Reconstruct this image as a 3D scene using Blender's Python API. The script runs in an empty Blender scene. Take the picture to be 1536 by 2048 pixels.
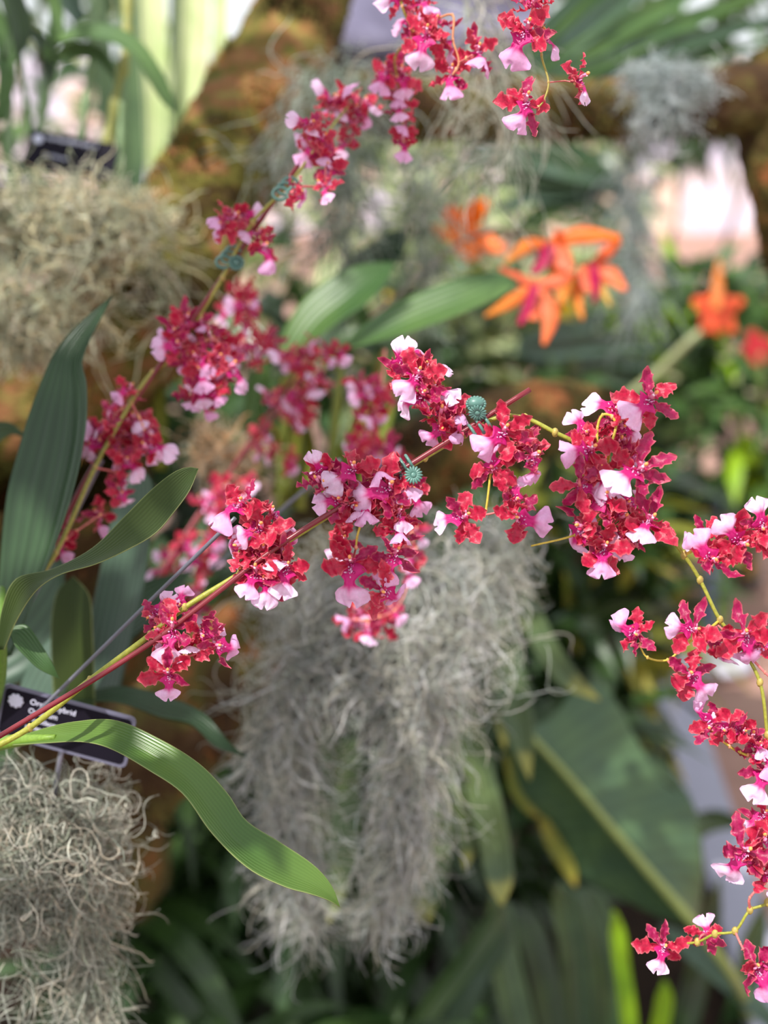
import bpy, math, random
import numpy as np
from mathutils import Vector, Matrix

# ------------------------------------------------------------------ camera, world, sun, exposure
SC = bpy.context.scene
COL = SC.collection
PITCH = math.radians(18.0)
CAM = Vector((0.0, 0.0, 1.5))
FPX = 1024 / math.tan(math.radians(21.0))
FOCUS = 0.722
APERTURE = 0.0120
RIGHT = Vector((1, 0, 0)); FWD = Vector((0, math.cos(PITCH), -math.sin(PITCH))); UP = Vector((0, math.sin(PITCH), math.cos(PITCH)))
cd = bpy.data.cameras.new('camera'); cam = bpy.data.objects.new('camera', cd); COL.objects.link(cam)
cam.location = CAM; cam.rotation_euler = (math.pi/2 - PITCH, 0, 0)
cd.sensor_fit = 'VERTICAL'; cd.sensor_height = 24.0; cd.lens = 12.0/math.tan(math.radians(21.0))
cd.clip_start = 0.02; cd.clip_end = 200
cd.dof.use_dof = True; cd.dof.focus_distance = FOCUS; cd.dof.aperture_fstop = cd.lens/1000/APERTURE
SC.camera = cam
SC.view_settings.view_transform = 'Standard'; SC.view_settings.look = 'None'
SC.view_settings.gamma = 1.0; SC.view_settings.use_curve_mapping = False
SC.view_settings.exposure = 0.22
W = bpy.data.worlds.new('world'); SC.world = W; W.use_nodes = True
bg = W.node_tree.nodes['Background']
bg.inputs[0].default_value = (0.92, 0.96, 1.0, 1); bg.inputs[1].default_value = 1.05
sd = bpy.data.lights.new('sun', 'SUN'); sun = bpy.data.objects.new('sun', sd); COL.objects.link(sun)
sd.energy = 4.9; sd.angle = math.radians(0.7); sd.color = (1.0, 0.965, 0.91)
SUNDIR = Vector((-0.40, -0.44, 0.80)).normalized()
sun.rotation_euler = SUNDIR.to_track_quat('Z', 'Y').to_euler(); sun.location = (-2, -2, 6)

# ------------------------------------------------------------------ helpers
def P(px, py, z):
    px, py, z = float(px), float(py), float(z)
    return CAM + z*(FWD + (px-768)/FPX*RIGHT - (py-1024)/FPX*UP)
def pxm(z): return z/FPX
def lin(r, g, b):
    f = lambda c: (c/255/12.92) if c/255 <= 0.04045 else ((c/255+0.055)/1.055)**2.4
    return (f(r), f(g), f(b), 1.0)
def G(px, py):
    """the point of the ground (height 0) seen at a pixel"""
    d = FWD + (px-768)/FPX*RIGHT - (py-1024)/FPX*UP
    t = -CAM.z/d.z
    return CAM + d*t

def tag(o, label=None, cat=None, group=None, kind=None):
    if label: o['label'] = label
    if cat: o['category'] = cat
    if group: o['group'] = group
    if kind: o['kind'] = kind
    return o
def empty(name, loc):
    o = bpy.data.objects.new(name, None); o.empty_display_size = 0.02
    o.location = loc; COL.objects.link(o); return o

def mk(name, V, F, mat, parent=None, col=None, uv=None, smooth=True, loc=None, link=True):
    """V: (n,3) world points; F: (m,k) int array or list. parent: object whose location is the local origin."""
    me = bpy.data.meshes.new(name)
    V = np.asarray(V, dtype=np.float64)
    org = np.array(loc if loc is not None else (0, 0, 0), dtype=np.float64)
    if parent is not None and loc is None: org = np.array(wloc(parent))
    V = V - org
    if isinstance(F, np.ndarray):
        k = F.shape[1]; m = len(F)
        me.vertices.add(len(V)); me.vertices.foreach_set('co', V.astype(np.float32).ravel())
        me.loops.add(m*k); me.loops.foreach_set('vertex_index', F.astype(np.int32).ravel())
        me.polygons.add(m); me.polygons.foreach_set('loop_start', np.arange(0, m*k, k, dtype=np.int32))
        try: me.polygons.foreach_set('loop_total', np.full(m, k, dtype=np.int32))
        except Exception: pass
        me.update(calc_edges=True)
    else:
        me.from_pydata([tuple(v) for v in V], [], [tuple(f) for f in F]); me.update()
    if smooth: me.polygons.foreach_set('use_smooth', np.ones(len(me.polygons), dtype=bool))
    if col is not None:
        a = me.color_attributes.new('Col', 'FLOAT_COLOR', 'POINT')
        a.data.foreach_set('color', np.asarray(col, dtype=np.float32).ravel())
    if uv is not None:
        l = me.uv_layers.new(name='UVMap')
        vi = np.zeros(len(me.loops), dtype=np.int32); me.loops.foreach_get('vertex_index', vi)
        l.data.foreach_set('uv', np.asarray(uv, dtype=np.float32)[vi].ravel())
    if mat is not None: me.materials.append(mat)
    if not link: return me
    o = bpy.data.objects.new(name, me); COL.objects.link(o)
    if parent is not None:
        o.parent = parent
        if loc is not None: o.location = Vector(org) - wloc(parent)
    else: o.location = Vector(org)
    return o
def wloc(o):
    v = Vector(o.location)
    p = o.parent
    while p is not None: v = v + Vector(p.location); p = p.parent
    return v

def catmull(pts, n):
    P_ = np.array([np.array(p, dtype=float) for p in pts])
    if len(P_) == 2:
        t = np.linspace(0, 1, n)[:, None]; return P_[0]*(1-t)+P_[1]*t
    d = np.linalg.norm(np.diff(P_[:, :3], axis=0), axis=1); s = np.concatenate([[0], np.cumsum(np.maximum(d, 1e-9))])
    m = np.zeros_like(P_)
    m[1:-1] = (P_[2:]-P_[:-2])/(s[2:]-s[:-2])[:, None]
    m[0] = (P_[1]-P_[0])/(s[1]-s[0]); m[-1] = (P_[-1]-P_[-2])/(s[-1]-s[-2])
    q = np.linspace(0, s[-1], n); out = []
    for x in q:
        i = min(max(np.searchsorted(s, x, side='right')-1, 0), len(s)-2)
        h = s[i+1]-s[i]; t = (x-s[i])/h
        out.append((2*t**3-3*t**2+1)*P_[i]+(t**3-2*t**2+t)*h*m[i]+(-2*t**3+3*t**2)*P_[i+1]+(t**3-t**2)*h*m[i+1])
    return np.array(out)

def tube(pts, rad, sides=8, cap=True):
    """one tube along pts; rad scalar or list; returns V,F(list)"""
    pts = np.array([tuple(p) for p in pts], dtype=float); n = len(pts)
    r = np.full(n, rad) if np.isscalar(rad) else np.interp(np.linspace(0, 1, n), np.linspace(0, 1, len(rad)), rad)
    T = np.gradient(pts, axis=0); T /= np.linalg.norm(T, axis=1)[:, None]+1e-12
    ref = np.array([0, 0, 1.0]) if abs(T[0][2]) < 0.9 else np.array([1.0, 0, 0])
    N = np.cross(T[0], ref); N /= np.linalg.norm(N)
    V = []; F = []
    for i in range(n):
        N = N - T[i]*np.dot(N, T[i]); N /= np.linalg.norm(N)+1e-12
        B = np.cross(T[i], N)
        for k in range(sides):
            a = 2*math.pi*k/sides
            V.append(pts[i]+r[i]*(math.cos(a)*N+math.sin(a)*B))
    for i in range(n-1):
        for k in range(sides):
            k2 = (k+1) % sides
            F.append((i*sides+k, i*sides+k2, (i+1)*sides+k2, (i+1)*sides+k))
    if cap:
        F.append(tuple(range(sides))[::-1]); F.append(tuple((n-1)*sides+k for k in range(sides)))
    return V, F
class MB:
    def __init__(s): s.V = []; s.F = []; s.C = []
    def add(s, V, F, c=(1, 1, 1, 1)):
        o = len(s.V); s.V.extend([tuple(v) for v in V]); s.F.extend([tuple(i+o for i in f) for f in F]); s.C.extend([c]*len(V)); return s
    def tube(s, pts, rad, sides=8, c=(1, 1, 1, 1)): return s.add(*tube(pts, rad, sides), c)
    def ball(s, c0, r, ax=None, c=(1, 1, 1, 1), nu=8, nv=6):
        r = (r, r, r) if np.isscalar(r) else r; V = []; F = []
        M = ax if ax is not None else Matrix.Identity(3)
        for i in range(nv+1):
            th = math.pi*i/nv
            for k in range(nu):
                a = 2*math.pi*k/nu
                V.append(Vector(c0)+M@Vector((r[0]*math.sin(th)*math.cos(a), r[1]*math.sin(th)*math.sin(a), r[2]*math.cos(th))))
        for i in range(nv):
            for k in range(nu):
                k2 = (k+1) % nu; F.append((i*nu+k, (i+1)*nu+k, (i+1)*nu+k2, i*nu+k2))
        return s.add(V, F, c)
    def build(s, name, mat, parent=None, smooth=True, loc=None): return mk(name, s.V, s.F, mat, parent, col=s.C, smooth=smooth, loc=loc)

def strands(L, r, sides=3):
    """L: (N,S,3) polylines -> V,F for thin tubes, vectorised"""
    N, S, _ = L.shape
    T = np.gradient(L, axis=1); T /= np.linalg.norm(T, axis=2, keepdims=True)+1e-12
    ref = np.tile(np.array([0.31, 0.77, 0.55]), (N, S, 1))
    A = np.cross(T, ref); A /= np.linalg.norm(A, axis=2, keepdims=True)+1e-12
    B = np.cross(T, A)
    r = np.asarray(r).reshape(-1, 1, 1)*np.interp(np.linspace(0, 1, S), [0, .1, .85, 1], [.6, 1, .9, .35])[None, :, None]
    rings = [L + r*(math.cos(2*math.pi*k/sides)*A+math.sin(2*math.pi*k/sides)*B) for k in range(sides)]
    V = np.stack(rings, axis=2).reshape(-1, 3)
    base = (np.arange(N)[:, None]*S+np.arange(S-1)[None, :]).reshape(-1)*sides
    F = []
    for k in range(sides):
        k2 = (k+1) % sides
        F.append(np.stack([base+k, base+k2, base+sides+k2, base+sides+k], axis=1))
    return V, np.concatenate(F)

def blades(B, D, Ln, Wd, droop, S=6, nrm=None, prof=(0.35, 1, 0.9, 0.05), fold=0.25):
    """many blades: B base (N,3), D direction (N,3), length, half width, droop (gravity bend)"""
    N = len(B); t = np.linspace(0, 1, S)
    D = D/np.linalg.norm(D, axis=1, keepdims=True)
    pts = B[:, None]+D[:, None]*(Ln[:, None]*t)[..., None]
    pts[..., 2] -= (droop[:, None]*Ln[:, None]*t**2)
    T = np.gradient(pts, axis=1); T /= np.linalg.norm(T, axis=2, keepdims=True)+1e-12
    ref = np.zeros((N, S, 3)); ref[...] = nrm[:, None] if nrm is not None else np.array([0, 0, 1.0])
    C = np.cross(T, ref); C /= np.linalg.norm(C, axis=2, keepdims=True)+1e-9
    Nn = np.cross(C, T)
    w = Wd[:, None]*np.interp(t, np.linspace(0, 1, len(prof)), prof)[None]
    V = np.stack([pts-C*w[..., None]+Nn*w[..., None]*fold, pts, pts+C*w[..., None]+Nn*w[..., None]*fold], axis=2).reshape(-1, 3)
    base = (np.arange(N)[:, None]*S+np.arange(S-1)[None]).reshape(-1)*3
    F = np.concatenate([np.stack([base+k, base+k+1, base+k+4, base+k+3], axis=1) for k in (0, 1)])
    uv = np.stack([np.tile(np.array([0, .5, 1.0]), N*S), np.repeat(np.tile(t, N), 3)], axis=1)
    return V, F, uv

# ------------------------------------------------------------------ materials
def newmat(name):
    m = bpy.data.materials.new(name); m.use_nodes = True
    nt = m.node_tree; nt.nodes.clear()
    out = nt.nodes.new('ShaderNodeOutputMaterial'); b = nt.nodes.new('ShaderNodeBsdfPrincipled')
    nt.links.new(b.outputs[0], out.inputs[0]); return m, nt, b, out
def add_trans(nt, b, out, colsock, amt):
    tr = nt.nodes.new('ShaderNodeBsdfTranslucent'); mx = nt.nodes.new('ShaderNodeMixShader'); mx.inputs[0].default_value = amt
    nt.links.new(colsock, tr.inputs[0]); nt.links.new(b.outputs[0], mx.inputs[1]); nt.links.new(tr.outputs[0], mx.inputs[2]); nt.links.new(mx.outputs[0], out.inputs[0])
def attr_mat(name, rough=.5, trans=0.0, nscale=300, namt=.25, bump=0.0, spec=.4, sheen=0):
    m, nt, b, out = newmat(name)
    a = nt.nodes.new('ShaderNodeAttribute'); a.attribute_name = 'Col'
    tc = nt.nodes.new('ShaderNodeTexCoord'); n = nt.nodes.new('ShaderNodeTexNoise'); n.inputs['Scale'].default_value = nscale; n.inputs['Detail'].default_value = 3
    nt.links.new(tc.outputs['Object'], n.inputs['Vector'])
    mr = nt.nodes.new('ShaderNodeMapRange'); mr.inputs[3].default_value = 1-namt; mr.inputs[4].default_value = 1+namt
    mr.inputs[1].default_value = .3; mr.inputs[2].default_value = .7
    nt.links.new(n.outputs[0], mr.inputs[0])
    mu = nt.nodes.new('ShaderNodeVectorMath'); mu.operation = 'MULTIPLY'
    nt.links.new(a.outputs['Color'], mu.inputs[0]); nt.links.new(mr.outputs[0], mu.inputs[1])
    nt.links.new(mu.outputs[0], b.inputs['Base Color'])
    b.inputs['Roughness'].default_value = rough; b.inputs['Specular IOR Level'].default_value = spec
    if bump:
        bm = nt.nodes.new('ShaderNodeBump'); bm.inputs['Strength'].default_value = bump; bm.inputs['Distance'].default_value = .001
        nt.links.new(n.outputs[0], bm.inputs['Height']); nt.links.new(bm.outputs[0], b.inputs['Normal'])
    if trans: add_trans(nt, b, out, mu.outputs[0], trans)
    return m
def leaf_mat(name, c1, c2, veins=16, rough=.35, trans=.25, rib=0.0006, tip=None, nscale=12, vein_c=.18, spec=.5, margin=0.0, side=0):
    """c1/c2 leaf colours mixed by a large noise; parallel veins along the blade (UV.x across)"""
    m, nt, b, out = newmat(name); N = nt.nodes.new; K = nt.links.new
    tc = N('ShaderNodeTexCoord'); n = N('ShaderNodeTexNoise'); n.inputs['Scale'].default_value = nscale; n.inputs['Detail'].default_value = 2
    K(tc.outputs['Object'], n.inputs['Vector'])
    cr = N('ShaderNodeMix'); cr.data_type = 'RGBA'
    mr = N('ShaderNodeMapRange'); mr.inputs[1].default_value = .35; mr.inputs[2].default_value = .65; K(n.outputs[0], mr.inputs[0])
    K(mr.outputs[0], cr.inputs[0]); cr.inputs[6].default_value = c1; cr.inputs[7].default_value = c2
    sep = N('ShaderNodeSeparateXYZ'); K(tc.outputs['UV'], sep.inputs[0])
    mul = N('ShaderNodeMath'); mul.operation = 'MULTIPLY'; mul.inputs[1].default_value = veins*2*math.pi; K(sep.outputs[0], mul.inputs[0])
    if side:
        s1 = N('ShaderNodeMath'); s1.operation = 'MULTIPLY_ADD'; s1.inputs[1].default_value = side; s1.inputs[2].default_value = 0; K(sep.outputs[1], s1.inputs[0])
        s2 = N('ShaderNodeMath'); s2.operation = 'ADD'; K(s1.outputs[0], s2.inputs[0]); K(sep.outputs[0], s2.inputs[1]); K(s2.outputs[0], mul.inputs[0])
    si = N('ShaderNodeMath'); si.operation = 'SINE'; K(mul.outputs[0], si.inputs[0])
    mr2 = N('ShaderNodeMapRange'); mr2.inputs[1].default_value = -1; mr2.inputs[2].default_value = 1
    mr2.inputs[3].default_value = 1-vein_c; mr2.inputs[4].default_value = 1+vein_c; K(si.outputs[0], mr2.inputs[0])
    mu = N('ShaderNodeVectorMath'); mu.operation = 'MULTIPLY'; K(cr.outputs[2], mu.inputs[0]); K(mr2.outputs[0], mu.inputs[1])
    cs = mu.outputs[0]
    if tip is not None:
        mt = N('ShaderNodeMix'); mt.data_type = 'RGBA'; mp = N('ShaderNodeMapRange'); mp.inputs[1].default_value = tip[1]; mp.inputs[2].default_value = tip[2]
        n2 = N('ShaderNodeTexNoise'); n2.inputs['Scale'].default_value = 40; K(tc.outputs['Object'], n2.inputs['Vector'])
        ad = N('ShaderNodeMath'); ad.operation = 'MULTIPLY_ADD'; ad.inputs[1].default_value = .3; K(n2.outputs[0], ad.inputs[0]); K(sep.outputs[1], ad.inputs[2])
        K(ad.outputs[0], mp.inputs[0]); K(mp.outputs[0], mt.inputs[0]); K(cs, mt.inputs[6]); mt.inputs[7].default_value = tip[0]; cs = mt.outputs[2]
    ab = N('ShaderNodeMath'); ab.operation = 'SUBTRACT'; ab.inputs[1].default_value = .5; K(sep.outputs[0], ab.inputs[0])
    ab2 = N('ShaderNodeMath'); ab2.operation = 'ABSOLUTE'; K(ab.outputs[0], ab2.inputs[0])
    em = N('ShaderNodeMapRange'); em.inputs[1].default_value = .475; em.inputs[2].default_value = .495; em.inputs[4].default_value = margin; K(ab2.outputs[0], em.inputs[0])
    me_ = N('ShaderNodeMix'); me_.data_type = 'RGBA'; K(em.outputs[0], me_.inputs[0]); K(cs, me_.inputs[6]); me_.inputs[7].default_value = lin(190, 196, 130); cs = me_.outputs[2]
    K(cs, b.inputs['Base Color']); b.inputs['Roughness'].default_value = rough; b.inputs['Specular IOR Level'].default_value = spec
    if rib:
        bm = N('ShaderNodeBump'); bm.inputs['Strength'].default_value = .6; bm.inputs['Distance'].default_value = rib
        K(si.outputs[0], bm.inputs['Height']); K(bm.outputs[0], b.inputs['Normal'])
    add_trans(nt, b, out, cs, trans)
    return m
def plain(name, c, rough=.5, spec=.5, metal=0, trans=0, nscale=60, namt=.12, bump=.0):
    m, nt, b, out = newmat(name)
    tc = nt.nodes.new('ShaderNodeTexCoord'); n = nt.nodes.new('ShaderNodeTexNoise'); n.inputs['Scale'].default_value = nscale; n.inputs['Detail'].default_value = 4
    nt.links.new(tc.outputs['Object'], n.inputs['Vector'])
    mx = nt.nodes.new('ShaderNodeMix'); mx.data_type = 'RGBA'
    mx.inputs[6].default_value = tuple(min(1, x*(1-namt)) for x in c[:3])+(1,); mx.inputs[7].default_value = tuple(min(1, x*(1+namt)) for x in c[:3])+(1,)
    nt.links.new(n.outputs[0], mx.inputs[0]); nt.links.new(mx.outputs[2], b.inputs['Base Color'])
    b.inputs['Roughness'].default_value = rough; b.inputs['Specular IOR Level'].default_value = spec; b.inputs['Metallic'].default_value = metal
    if bump:
        bm = nt.nodes.new('ShaderNodeBump'); bm.inputs['Strength'].default_value = bump; bm.inputs['Distance'].default_value = .002
        nt.links.new(n.outputs[0], bm.inputs['Height']); nt.links.new(bm.outputs[0], b.inputs['Normal'])
    if trans: add_trans(nt, b, out, mx.outputs[2], trans)
    return m
def ramp_mat(name, stops, scale, rough=.9, bump=.5, dist=.004, detail=6, coords='Object', trans=0):
    m, nt, b, out = newmat(name)
    tc = nt.nodes.new('ShaderNodeTexCoord'); n = nt.nodes.new('ShaderNodeTexNoise'); n.inputs['Scale'].default_value = scale; n.inputs['Detail'].default_value = detail
    n.inputs['Roughness'].default_value = .65
    nt.links.new(tc.outputs[coords], n.inputs['Vector'])
    r = nt.nodes.new('ShaderNodeValToRGB'); e = r.color_ramp.elements
    e[0].position = stops[0][0]; e[0].color = stops[0][1]; e[1].position = stops[-1][0]; e[1].color = stops[-1][1]
    for p, c in stops[1:-1]: x = e.new(p); x.color = c
    nt.links.new(n.outputs[0], r.inputs[0]); nt.links.new(r.outputs[0], b.inputs['Base Color'])
    b.inputs['Roughness'].default_value = rough; b.inputs['Specular IOR Level'].default_value = .2
    bm = nt.nodes.new('ShaderNodeBump'); bm.inputs['Strength'].default_value = bump; bm.inputs['Distance'].default_value = dist
    n2 = nt.nodes.new('ShaderNodeTexNoise'); n2.inputs['Scale'].default_value = scale*5; n2.inputs['Detail'].default_value = 5
    nt.links.new(tc.outputs[coords], n2.inputs['Vector']); nt.links.new(n2.outputs[0], bm.inputs['Height']); nt.links.new(bm.outputs[0], b.inputs['Normal'])
    if trans: add_trans(nt, b, out, r.outputs[0], trans)
    return m

M_PETAL = attr_mat('petal', rough=.42, trans=.30, nscale=900, namt=.16, bump=.25, spec=.45)
M_LIP = attr_mat('lip', rough=.5, trans=.30, nscale=700, namt=.06, bump=.15, spec=.35)
M_COLUMN = attr_mat('column', rough=.4, nscale=900, namt=.1)
M_STALK = attr_mat('stalk', rough=.45, nscale=500, namt=.18, bump=.3)
M_MOSS = attr_mat('moss_strand', rough=.9, trans=.48, nscale=60, namt=.22, spec=.15)
M_MOSS2 = attr_mat('moss_tuft', rough=.9, trans=.25, nscale=30, namt=.3, spec=.1)
M_ORANGE = attr_mat('orange_petal', rough=.5, trans=.35, nscale=60, namt=.12)
M_STAKE = plain('stake_maroon', lin(118, 32, 42), rough=.3, nscale=220, namt=.12)
M_WIRE = plain('wire_grey', lin(118, 118, 130), rough=.4, metal=.3)
M_CLIP = plain('clip_green', lin(86, 124, 114), rough=.38, nscale=300, namt=.15, spec=.5)
M_PLATE = plain('label_black', lin(20, 16, 28), rough=.7, spec=.15)
M_PRINT = plain('label_print', lin(205, 205, 225), rough=.5)
M_EDGE = plain('label_edge', lin(105, 105, 125), rough=.4)
M_BARK = ramp_mat('mossy_bark', [(.30, lin(30, 22, 14)), (.42, lin(66, 50, 24)), (.50, lin(96, 92, 38)), (.56, lin(132, 88, 58)), (.64, lin(128, 120, 62)), (.75, lin(150, 100, 62))], 9, bump=1.0, dist=.012)
M_BARK2 = ramp_mat('mossy_bark_dark', [(.3, lin(28, 20, 14)), (.45, lin(70, 50, 30)), (.55, lin(84, 78, 38)), (.66, lin(140, 84, 50)), (.8, lin(96, 104, 56))], 11, bump=1.0, dist=.012)
M_SOIL = ramp_mat('soil', [(.3, lin(22, 16, 12)), (.6, lin(58, 42, 32)), (.8, lin(84, 64, 48))], 30, bump=1.0, dist=.01)
M_PATH = ramp_mat('path_paving', [(.3, lin(150, 116, 104)), (.5, lin(168, 132, 120)), (.75, lin(188, 152, 138))], 3.0, bump=.3, dist=.003)
M_KERB = plain('kerb_concrete', lin(168, 166, 184), rough=.8, nscale=40)
M_WALL = ramp_mat('far_wall', [(.32, lin(150, 146, 176)), (.45, lin(222, 216, 232)), (.55, lin(236, 206, 190)), (.7, lin(240, 226, 200))], .8, bump=.1, detail=2)

# ------------------------------------------------------------------ setting
def quad_slab(name, pts, th, mat):
    V = [tuple(p) for p in pts]+[(p[0], p[1], p[2]-th) for p in pts]; n = len(pts)
    F = [tuple(range(n)), tuple(range(2*n-1, n-1, -1))]+[(i, i+n, (i+1) % n+n, (i+1) % n) for i in range(n)]
    o = mk(name, V, F, mat, smooth=False); return tag(o, kind='structure')
quad_slab('floor', [(-9, -3, -.02), (9, -3, -.02), (9, 14.2, -.02), (-9, 14.2, -.02)], .1, M_PATH)
k0 = G(1262, 1230); k1 = G(1372, 1640)
dirk = (k1-k0).normalized()
kf = k0-dirk*0.55; kn = k1+dirk*3.2
side = Vector((dirk.y, -dirk.x, 0)); side = side if side.x > 0 else -side
M_BED = M_SOIL
quad_slab('trim_1', [kf, kn, kn+side*.09, kf+side*.09], .06, M_KERB).location.z = .045
quad_slab('ground', [kf, (-6, kf.y, 0), (-6, -2, 0), kn], .03, M_BED).location.z = .012
quad_slab('wall_back', [(-9, 14, 1.7), (9, 14, 1.7), (9, 14.2, 1.7), (-9, 14.2, 1.7)], 1.9, M_WALL)

# ------------------------------------------------------------------ orchid flowers
def grid_mesh(name, V, C, nu, nv, mat):
    F = np.array([(i*nv+j, i*nv+j+1, (i+1)*nv+j+1, (i+1)*nv+j) for i in range(nu-1) for j in range(nv-1)])
    return mk(name, V, F, mat, col=C, link=False)
RED = np.array(lin(190, 28, 66)); CRIM = np.array(lin(166, 24, 84)); EDGE = np.array(lin(232, 126, 132)); DARK = np.array(lin(112, 8, 38))
MAG = np.array(lin(206, 36, 122)); WHITE = np.array(lin(243, 212, 240)); PINK = np.array(lin(226, 128, 200))
def tepal(seed, L=.0140, Wd=.0035, curl=.15):
    rg = random.Random(seed); nu, nv = 19, 9; V = []; C = []
    ph = [rg.uniform(0, 6.28) for _ in range(6)]; fr = rg.uniform(2.2, 3.4); tw = rg.uniform(-1.1, 1.1); bend = rg.uniform(-.45, .45)
    cv = curl+rg.uniform(-.25, .35); tipc = rg.uniform(-1.6, 2.2)
    for i in range(nu):
        u = i/(nu-1)
        w = Wd*np.interp(u, [0, .08, .3, .55, .78, .92, 1], [.16, .20, .50, 1.0, .84, .5, .08])
        cy = u*L; cz = L*(cv*.5*u*u + tipc*max(0, u-.72)**1.5); cx = L*bend*u*u*.5
        for j in range(nv):
            v = (j/(nv-1)-.5)*2
            e = abs(v)**1.6*math.sin(math.pi*min(1, u*1.02))
            k = 0 if v > 0 else 1
            zz = .0021*e*(math.sin(fr*6.28*u+ph[k])+.5*math.sin(fr*15*u+ph[2+k])) + .0010*v*v*.9
            ww = w*(1+.17*abs(v)*math.sin(fr*9*u+ph[4+k])+.10*abs(v)*math.sin(37*u+ph[k]))
            a = tw*u
            x = v*ww*math.cos(a); z2 = v*ww*math.sin(a)
            V.append((cx+x, cy, cz+zz+z2))
            m = max(0, (abs(v)-.72)/.28)*.75; m = max(m, max(0, (u-.88)/.12)*.6)
            base = CRIM if seed % 3 == 0 else RED
            c = base*(1-m)+EDGE*m
            s = math.exp(-(v/.16)**2)*.25*(u < .9); c = c*(1-s)+DARK*s
            if u < .2: c = c*(u/.2)+MAG*(1-u/.2)
            C.append(c)
    return grid_mesh('sepal', V, C, nu, nv, M_PETAL)
def lip_mesh(seed):
    rg = random.Random(seed); nu, nv = 26, 17; L = .0195; V = []; C = []
    ph = [rg.uniform(0, 6.28) for _ in range(5)]; fold = rg.uniform(-.8, 1.2); arch = rg.uniform(-.2, 1.3); W2 = WHITE*(1-.22*(seed % 3))+PINK*(.22*(seed % 3))
    for i in range(nu):
        u = i/(nu-1)
        w = .0086*np.interp(u, [0, .08, .16, .24, .34, .46, .56, .68, .82, .92, 1], [.22, .60, .78, .50, .30, .36, .72, .98, .98, .80, .46])
        for j in range(nv):
            v = (j/(nv-1)-.5)*2
            notch = max(0, u-.75)/.25
            yy = -u*L*(1-.0*v) + notch*.0034*math.exp(-(v/.22)**2) + notch*.0020*abs(v)**3
            z = .0042*math.sin(min(u, .5)*math.pi) - arch*.010*max(0, u-.45)**1.5
            z += fold*.004*v*v*(u > .4)*min(1, (u-.4)*4) * (-1 if rg else 1)
            z += .0016*math.sin(math.pi*min(1, max(0, u-.4)*2))*(math.cos(v*3.0))
            z += .0008*abs(v)**1.5*math.sin(9*v+ph[0]+u*7)*min(1, u*2)+.0005*math.sin(16*v+ph[1])*max(0, u-.6)*2
            if u < .24: z += .002*abs(v)*math.sin(ph[2])
            V.append((v*w*(1+.05*math.sin(14*u+ph[3])), yy, z))
            t = min(1, max(0, (u-.46)/.12)); c = MAG*(1-t)+W2*t
            st = math.exp(-(v/.17)**2)*max(0, 1-max(0, u-.42)/.34)*(u > .38); c = c*(1-st)+MAG*st
            vein = .5+.5*math.sin(v*34); c = c*(1-.16*vein*t)+PINK*(.16*vein*t)
            ed = max(0, abs(v)-.9)*6*t*.25; c = c*(1-ed)+PINK*ed
            C.append(c)
    return grid_mesh('lip', V, C, nu, nv, M_LIP)
def crest_mesh(seed):
    rg = random.Random(seed); b = MB(); ca = tuple(lin(214, 70, 150)); cb = tuple(lin(240, 190, 225))
    for k in range(15):
        x = rg.uniform(-.0022, .0022); y = rg.uniform(-.0048, .001)
        h = rg.uniform(.001, .0026); d = Vector((rg.uniform(-.5, .5), rg.uniform(-.5, .4), 1)).normalized()
        p = Vector((x, y, .0015)); b.tube([p, p+d*h*.6, p+d*h], [.00055, .00042, .00012], 5, ca if k % 2 else cb)
    return b
def column_mesh(seed):
    b = MB(); w = tuple(lin(226, 130, 165)); y = tuple(lin(236, 156, 92)); m = tuple(lin(190, 40, 90))
    b.tube([(0, .0005, .0005), (0, .0018, .003), (0, .0024, .0052)], [.0011, .0010, .0009], 7, w)
    b.ball((0, .0028, .0062), (.0008, .0010, .0012), c=y)
    for s in (-1, 1): b.ball((s*.0016, .0018, .0045), (.0011, .0005, .0014), c=m if s > 0 else w, nu=6, nv=4)
    b.ball((0, .0014, .0052), (.0007, .0005, .0007), c=tuple(lin(250, 225, 235)), nu=6, nv=4)
    return mk('column', b.V, b.F, M_COLUMN, col=b.C, link=False)
TEP = [tepal(s, L=.0150*(.86+.07*(s % 4)), Wd=.0038*(.82+.15*(s % 3)), curl=.1) for s in range(16)]
LIPS = [lip_mesh(50+s) for s in range(9)]
CRESTS = []
for s in range(4):
    b = crest_mesh(90+s); CRESTS.append(mk('crest', b.V, b.F, M_LIP, col=b.C, link=False))
COLS = [column_mesh(0)]

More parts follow.
